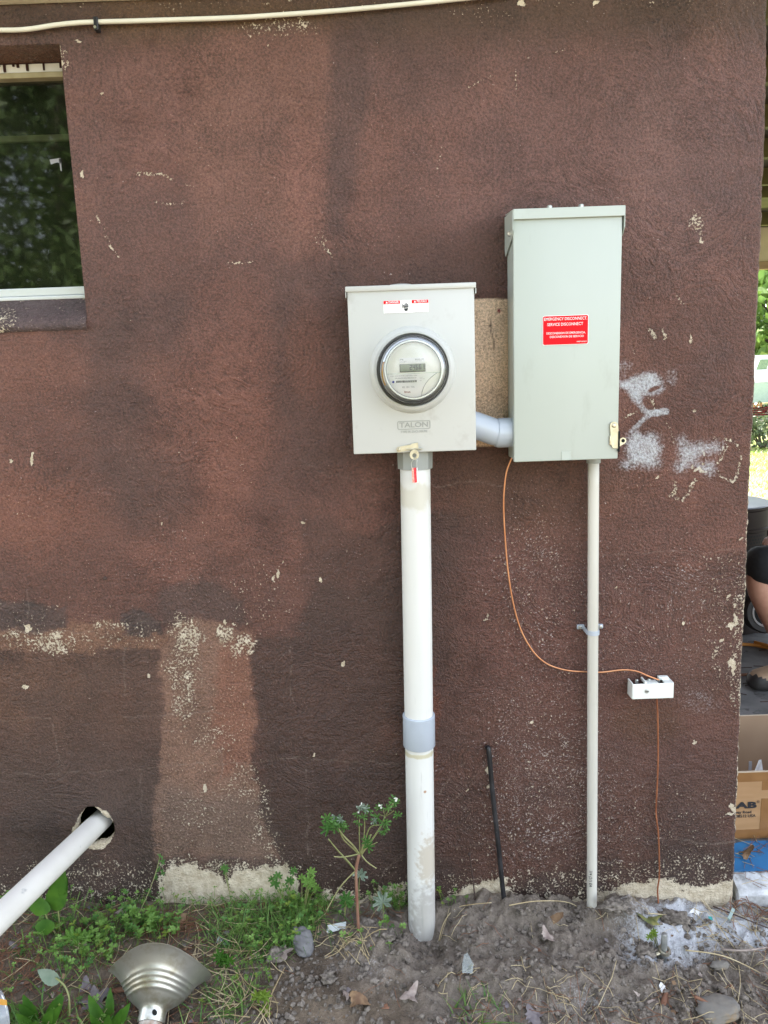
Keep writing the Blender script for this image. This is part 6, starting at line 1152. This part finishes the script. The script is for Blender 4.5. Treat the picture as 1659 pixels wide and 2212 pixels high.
def boot(tx, ty, tz, ln, dirx, mats, pitch=0.0):
    n = 22; m = 24; b = MB(); sec = [(0, .010, .030, .038), (.03, .034, .010, .062), (.10, .048, .004, .078), (.24, .053, .002, .090), (.40, .052, .002, .104), (.52, .048, .002, .125), (.62, .045, .003, .165), (.74, .044, .004, .215), (.90, .042, .003, .215), (.98, .034, .006, .205), (1.0, .022, .02, .19)]
    ks = np.array([q[0] for q in sec]); vs = []
    for i in range(n):
        t = i / (n - 1); wv = np.interp(t, ks, [q[1] for q in sec]); z0 = np.interp(t, ks, [q[2] for q in sec]); z1 = np.interp(t, ks, [q[3] for q in sec])
        for j in range(m):
            a = 2 * pi * j / m; cx, cz = cos(a), sin(a); cx = np.sign(cx) * abs(cx) ** .75; cz = np.sign(cz) * abs(cz) ** (.55 if cz < 0 else .9); vs.append((tx + dirx * ln * t, ty + wv * cx, tz + (z0 + z1) / 2 + (z1 - z0) / 2 * cz))
    fs = []; mi = []
    for i in range(n - 1):
        for j in range(m):
            j2 = (j + 1) % m; fs.append((i * m + j, i * m + j2, (i + 1) * m + j2, (i + 1) * m + j))
    return vs, fs, n, m
for (tx, ty, lb) in ((1.543, 1.205, 0), (2.05, 1.44, 1)):
    vs, fs, n, m = boot(tx, ty, .048, .30, 1, None); b = MB(); b.add(vs, fs); b.add([vs[j] for j in range(m)], [tuple(range(m))]); b.add([vs[(n - 1) * m + j] for j in range(m)], [tuple(range(m))[::-1]])
    for k, fc in enumerate(b.f):
        q = np.mean([b.v[i] for i in fc], axis=0); t = (q[0] - tx) / .30; z = q[2] - .048; lim = .062 - .05 * np.clip((t - .08) / .35, 0, 1) + .012 * sin(t * 9)
        b.m[k] = 1 if (z < max(lim, .030) or t < .06) else (2 if z > .125 else 0)
    bo = b.build('boot', [MT['boot_tan'], MT['boot_black'], MT['lace']], per, auto=60)
    b = MB(); b.tube(smooth_path([(tx + .14, ty - .03, .15), (tx + .115, ty - .055, .135), (tx + .11, ty - .06, .10), (tx + .14, ty - .058, .085), (tx + .165, ty - .05, .10), (tx + .15, ty - .045, .14)], 5), .0032, 6)
    for k in range(5): b.tube([(tx + .118 + k * .016, ty - .042, .142 + k * .020), (tx + .116 + k * .014, ty, .152 + k * .022), (tx + .128 + k * .016, ty + .042, .146 + k * .020)], .004, 6)
    b.build('lace', MT['lace'], bo, smooth=True)

# brown perforated burn barrel, black wheel with pale rim, cords
MT['barrel'] = mat('brown_enamel', (.020, .013, .011), (.028, .019, .016), rough=.6, scale=5, spec=.15); MT['barrel_lid'] = mat('barrel_lid', (.20, .21, .25), (.26, .27, .31), rough=.35, scale=9)
ba = thing('metal_barrel', (1.80, 2.12, .047), 'dark brown perforated metal barrel with a grey lid behind the kneeling person', 'barrel'); bc = np.array((1.80, 2.12, .047)); br = .252; bh = .665
b = MB(); b.lathe([(0, .0), (br, .0), (br, .02), (br - .004, .03), (br - .004, bh - .13), (br + .003, bh - .125), (br + .003, bh - .112), (br - .003, bh - .107), (br - .003, bh - .02), (br + .004, bh - .012), (br + .004, bh)], bc, (0, 0, 1), 64); b.build('drum', MT['barrel'], ba, auto=40)
b = MB(); b.lathe([(br + .004, bh + .0005), (br, bh + .006), (br - .02, bh + .008), (.12, bh + .014), (0, bh + .016)], bc, (0, 0, 1), 64); b.build('lid', MT['barrel_lid'], ba, auto=40)
for a0 in (-72, -18, -130):
    b = MB()
    for i in range(8):
        for j in range(9):
            a = radians(a0 + (j - 4) * 4.4 + (i % 2) * 2.2); z = .40 + i * .017; n_ = np.array((cos(a), sin(a), 0)); b.disc(bc + n_ * (br - .0035) + np.array((0, 0, z)), n_, .0062, 8)
    b.build('perforation', MT['dark'], ba)
b = MB(); a = radians(-40); n_ = np.array((cos(a), sin(a), 0)); b.box((-.004, -.004, .03), (.004, .004, bh - .13), mat=Matrix.Translation(Vector(bc + n_ * (br - .003))) @ Matrix.Rotation(a, 4, 'Z')); b.build('seam', MT['barrel'], ba)
wc = W(1654, 1322, 1.78); wl = thing('wheel', wc, 'black wheel with pale ring lying against the barrel behind the bare leg', 'wheel')
b = MB(); b.lathe([(.072, .012), (.100, .014), (.108, .004), (.108, -.03), (.10, -.04), (0, -.04)], wc, (0, -1, .12), 40); b.build('tyre', MT['boot_black'], wl, auto=40); b = MB(); b.lathe([(.064, .010), (.066, .016), (.074, .016), (.075, .0125)], wc, (0, -1, .12), 40); b.build('rim', mat('pale_rim', (.42, .41, .40), rough=.5), wl, auto=40); b = MB(); b.disc(wc + np.array((0, -.002, 0)), (0, -1, .12), .0645, 32); b.build('hub', MT['dark'], wl)
MT['cord'] = mat('orange_cord', (.52, .20, .03), (.60, .27, .06), rough=.5)
b = MB(); b.tube(smooth_path([(1.25, 1.60, .056), (1.75, 1.72, .056), (1.95, 1.58, .056), (2.3, 1.50, .056), (2.7, 1.62, .056)], 6), .0085, 8); tag(b.build('extension_cord', MT['cord'], org=(1.9, 1.6, .048), smooth=True), 'orange cord running across the slab in front of the wheel', 'cord')
b = MB(); b.tube(smooth_path([(1.83, 1.72, .064), (1.86, 1.66, .068), (1.88, 1.58, .073), (1.88, 1.48, .064), (1.90, 1.36, .057), (2.1, 1.3, .057)], 6), .0085, 8); tag(b.build('extension_cord', MT['cord'], org=(1.9, 1.5, .048), smooth=True), 'orange cord crossing over the other cord towards the boot', 'cord')
b = MB(); b.tube(smooth_path([(1.2, 1.30, .055), (1.62, 1.345, .055), (1.80, 1.34, .055), (2.2, 1.42, .055)], 6), .007, 8); tag(b.build('extension_cord', MT['bark_chip'], org=(1.7, 1.34, .048), smooth=True), 'brown cord on the slab just behind the boot toe', 'cord')
MT['red_rope'] = mat('red_rope', (.30, .03, .02), (.05, .012, .01), rough=.6, scale=90, lo=.48, hi=.52)
b = MB()
for k in range(4):
    b.tube(smooth_path([(.95, 2.5, 1.175 - k * .014), (2.2, 2.5 + k * .004, 1.185 - k * .013), (3.6, 2.5, 1.20 - k * .010), (5.2, 2.5, 1.19 - k * .012)], 6), .0058, 6)
tag(b.build('cord_bundle', MT['red_rope'], org=(2.2, 2.5, 1.15), smooth=True), 'bundle of red and black cord stretched across the porch', 'cord')

# porch roof seen at the upper right
MT['dark_wood'] = mat('dark_wood', (.03, .022, .012), (.06, .045, .022), rough=.8, scale=12, stretch=(.2, 1, 1)); MT['olive_wood'] = mat('olive_wood', (.075, .065, .018), (.12, .105, .032), rough=.7, scale=12, stretch=(.2, 1, 1)); MT['panel'] = mat('cream_panel', (.60, .52, .38), (.68, .60, .45), rough=.6, scale=7)
pr = thing('porch_roof', (3.2, 2.3, 2.5), 'dark porch roof with olive joists and cream end panel beyond the wall', 'roof')
b = MB(); b.box((.93, .02, 2.53), (6.2, 4.75, 2.58)); b.build('roof_deck', MT['dark_wood'], pr)
for y, hh, dd in ((.6, .09, .04), (1.1, .09, .04), (1.62, .09, .04), (2.10, .09, .04), (2.66, .09, .04), (3.0, .09, .30), (3.9, .09, .05)):
    b = MB(); b.box((.95, y, 2.529 - hh), (6.1, y + dd, 2.529)); b.build('joist', MT['olive_wood'], pr)
b = MB(); b.box((.98, 4.5, 2.262), (6.15, 4.53, 2.528), bev=.004); b.build('end_panel', MT['panel'], pr)
b = MB(); b.box((.98, 4.49, 2.20), (6.15, 4.55, 2.2615), bev=.004); b.build('end_beam', mat('beam_wood', (.30, .20, .11), (.42, .30, .17), rough=.7, scale=10, stretch=(.2, 1, 1)), pr)
for x in (3.245,):
    b = MB(); b.lathe([(.02, 0), (.02, .006), (.01, .012), (0, .012)], (x, 4.5, 2.43), (0, -1, 0), 8); b.build('bolt', MT['dark'], pr)
for x in (1.0, 6.05):
    b = MB(); b.box((x, 4.40, .05), (x + .09, 4.489, 2.528), bev=.004); b.build('post', MT['dark_wood'], pr)

# boat on blocks on the lawn
MT['gel_white'] = mat('gelcoat_white', (.72, .74, .74), (.78, .80, .80), rough=.3); MT['gel_teal'] = mat('gelcoat_teal', (.36, .52, .54), (.42, .58, .60), rough=.3); MT['boat_glass'] = mat('boat_glass', (.10, .16, .07), (.16, .24, .10), rough=.1)
bt = thing('boat', (13.0, 20.6, -.06), 'white boat with pale teal hull resting on wooden blocks on the sunny lawn', 'boat')
def hull_loft(b, z0, z1, inset, mi):
    n = 20; vs = []
    for i in range(n):
        t = i / (n - 1); x = 10.1 + 6.2 * t; wv = 1.15 * (1 - max(0, (t - .55) / .45) ** 2.2); vs += [(x, 20.6 - wv, z1), (x + .15 * t, 20.6 - wv * (1 - inset), z0 + .25 * t * t), (x + .15 * t, 20.6 + wv * (1 - inset), z0 + .25 * t * t), (x, 20.6 + wv, z1)]
    b.add(vs, [(4 * i + k, 4 * i + 4 + k, 4 * i + 5 + k, 4 * i + 1 + k) for i in range(n - 1) for k in range(3)] + [(4 * i + 3, 4 * i + 7, 4 * i + 4, 4 * i) for i in range(n - 1)] + [(0, 1, 2, 3)], mi)
b = MB(); hull_loft(b, .40, .98, .35, 0); b.build('hull', MT['gel_teal'], bt); b = MB(); hull_loft(b, .985, 1.12, -.02, 0); b.build('deck', MT['gel_white'], bt)
b = MB(); b.prism([(10.3, 19.75, 1.125), (13.9, 19.75, 1.125), (13.1, 19.9, 1.74), (10.3, 19.9, 1.74)], (0, 1.4, 0)); b.build('cabin', MT['gel_white'], bt)
for x in (10.72, 11.12, 11.55, 12.1):
    b = MB(); b.prism([(x, 19.795, 1.33), (x + .30, 19.795, 1.33), (x + .40, 19.84, 1.62), (x + .14, 19.84, 1.62)], (0, .02, 0)); b.build('window', MT['boat_glass'], bt)
for x in (10.75, 12.9, 14.4):
    b = MB(); b.box((x, 20.0, -.06), (x + .30, 20.9, .42), bev=.01); b.build('block', mat('block_wood', (.36, .17, .06), (.46, .24, .10), rough=.8, scale=5), bt)
b = MB(); b.box((11.2, 19.9, .10), (15.5, 21.2, .28), bev=.02); b.build('trailer_frame', MT['boot_black'], bt)

# trees, shrubs and lawn behind; trees in front that the window mirrors
def tree(name, loc, h, cw, crown_z, n, leaf, m, label, kind='round', seed=1, group=None, trunk_r=.16):
    rg = np.random.default_rng(seed); o = thing(name, loc, label, 'tree', group); x, y, z = loc; b = MB()
    tp = [np.array((x + rg.normal() * .05 * k, y + rg.normal() * .05 * k, z - .1 + h * .9 * k / 6)) for k in range(7)]; b.tube(tp, np.linspace(trunk_r, trunk_r * .25, 7), 10); cl = []
    nc = 46
    for k in range(nc):
        t = rg.random(); zz = crown_z + (h - crown_z) * t
        if kind == 'pine': rad = cw * (1 - t) ** .5 * (.35 + .65 * rg.random()) + .1
        else: rad = cw * sqrt(max(0, 1 - (2 * t - .9) ** 2)) * sqrt(rg.random())
        a = rg.random() * 6.283; c = np.array((x + rad * cos(a), y + rad * sin(a), z + zz)); cl.append(c)
        if k % 2 == 0: st = tp[min(6, max(1, int(6 * (zz - .6) / (h * .9))))]; b.tube([st, st * .5 + c * .5 + np.array((0, 0, .15)), c], [trunk_r * .28, trunk_r * .16, .012], 5)
    b.build('trunk', MT['tree_bark'], o, smooth=True)
    cl = np.array(cl); idx = rg.integers(0, nc, n); sg = cw * (.27 if kind == 'pine' else .26); P_ = cl[idx] + rg.normal(size=(n, 3)) * np.array((sg, sg, sg * .6)); vs = np.empty((n, 4, 3)); 
    d1 = rg.normal(size=(n, 3)); d1 /= np.linalg.norm(d1, axis=1)[:, None]; d2 = np.cross(d1, rg.normal(size=(n, 3))); d2 /= np.linalg.norm(d2, axis=1)[:, None]; L1 = leaf * (.6 + .8 * rg.random((n, 1))); asp = .32 if kind == 'pine' else .55
    vs[:, 0] = P_ - d1 * L1; vs[:, 1] = P_ + d2 * L1 * asp; vs[:, 2] = P_ + d1 * L1; vs[:, 3] = P_ - d2 * L1 * asp
    vs = vs.reshape(-1, 3) - np.array(loc); fc = np.arange(n * 4).reshape(n, 4); c = grid_mesh('crown', vs[:, 0], vs[:, 1], vs[:, 2], fc, [m], o, smooth=False); return o
MT['tree_bark'] = mat('tree_bark', (.06, .045, .035), (.11, .085, .065), rough=.9, scale=9, bump=.6)
F1 = leaf_mat('foliage_light', (.09, .17, .03), (.15, .25, .05), .7); F2 = leaf_mat('foliage_mid', (.05, .10, .025), (.09, .15, .04), .9); F3 = leaf_mat('pine_foliage', (.05, .088, .024), (.105, .16, .045), 1.2)
tree('leafy_tree', (14.6, 26, -.06), 7.5, 3.2, 1.4, 5200, .20, F1, 'bright sunlit leafy tree behind the boat', seed=3)
tree('leafy_tree', (18.5, 31, -.06), 9.5, 4.0, 1.6, 5200, .24, F2, 'darker green leafy tree farther behind the boat', seed=4)
tree('leafy_tree', (22.5, 33, -.06), 9.0, 4.0, 1.6, 4000, .26, F1, 'leafy tree at the far end of the lawn beyond the boat stern', seed=6)
for (x, y, r, lb, sd_) in ((7.0, 11.9, .55, 'low grey green shrub on the lawn beyond the red cord', 2), (8.3, 12.3, .6, 'second low shrub on the lawn farther along', 5)):
    rgs = np.random.default_rng(sd_); o = thing('shrub', (x, y, -.06), lb, 'shrub'); b = MB(); cl = []
    for k in range(9):
        a = rgs.random() * 6.28; e = np.array((x + cos(a) * r * .8, y + sin(a) * r * .5, .15 + rgs.random() * .45)); b.tube([(x, y, -.1), ((x + e[0]) / 2, (y + e[1]) / 2, e[2] * .7), e], [.02, .012, .005], 5); cl.append(e)
    b.build('stem', MT['tree_bark'], o); n = 1100; P_ = np.array(cl)[rgs.integers(0, 9, n)] + rgs.normal(size=(n, 3)) * np.array((.22, .16, .14)); d1 = rgs.normal(size=(n, 3)); d1 /= np.linalg.norm(d1, axis=1)[:, None]; d2 = np.cross(d1, rgs.normal(size=(n, 3))); d2 /= np.linalg.norm(d2, axis=1)[:, None]
    vs = np.stack([P_ - d1 * .05, P_ + d2 * .03, P_ + d1 * .05, P_ - d2 * .03], 1).reshape(-1, 3) - np.array((x, y, -.06)); grid_mesh('foliage', vs[:, 0], vs[:, 1], vs[:, 2], np.arange(n * 4).reshape(n, 4), [leaf_mat('shrub_leaf', (.07, .10, .05), (.12, .15, .08), 4)], o, smooth=False)
b = MB(); rg = np.random.default_rng(31)
for k in range(7000):
    y = 4.8 + 9 * rg.random() ** 1.5; x = (y + 1.85) * (.48 + .12 * rg.random()); a = rg.random() * 6.28; blade(b, np.array((x, y, -.065)), (cos(a) * .6, sin(a) * .6, .8), .05 + .07 * rg.random(), .004, .4, 0 if rg.random() < .75 else 1)
tag(b.build('lawn_grass', [GC[3], MT['straw']]), kind='stuff')
for (x, y, h, cw, sd_, lb) in ((-4.2, -8.6, 11.5, 2.3, 11, 'dark pine mirrored in the middle of the window'), (-7.2, -9.4, 11.5, 2.4, 12, 'dark pine mirrored at the left of the window'), (-2.0, -10.6, 10.5, 2.0, 13, 'dark pine mirrored at the right of the window')):
    tree('pine_tree', (x, y, -.08), h, cw * 1.15, .6, 60000, .080, F3, lb, 'pine', sd_, 'pines mirrored in the window')
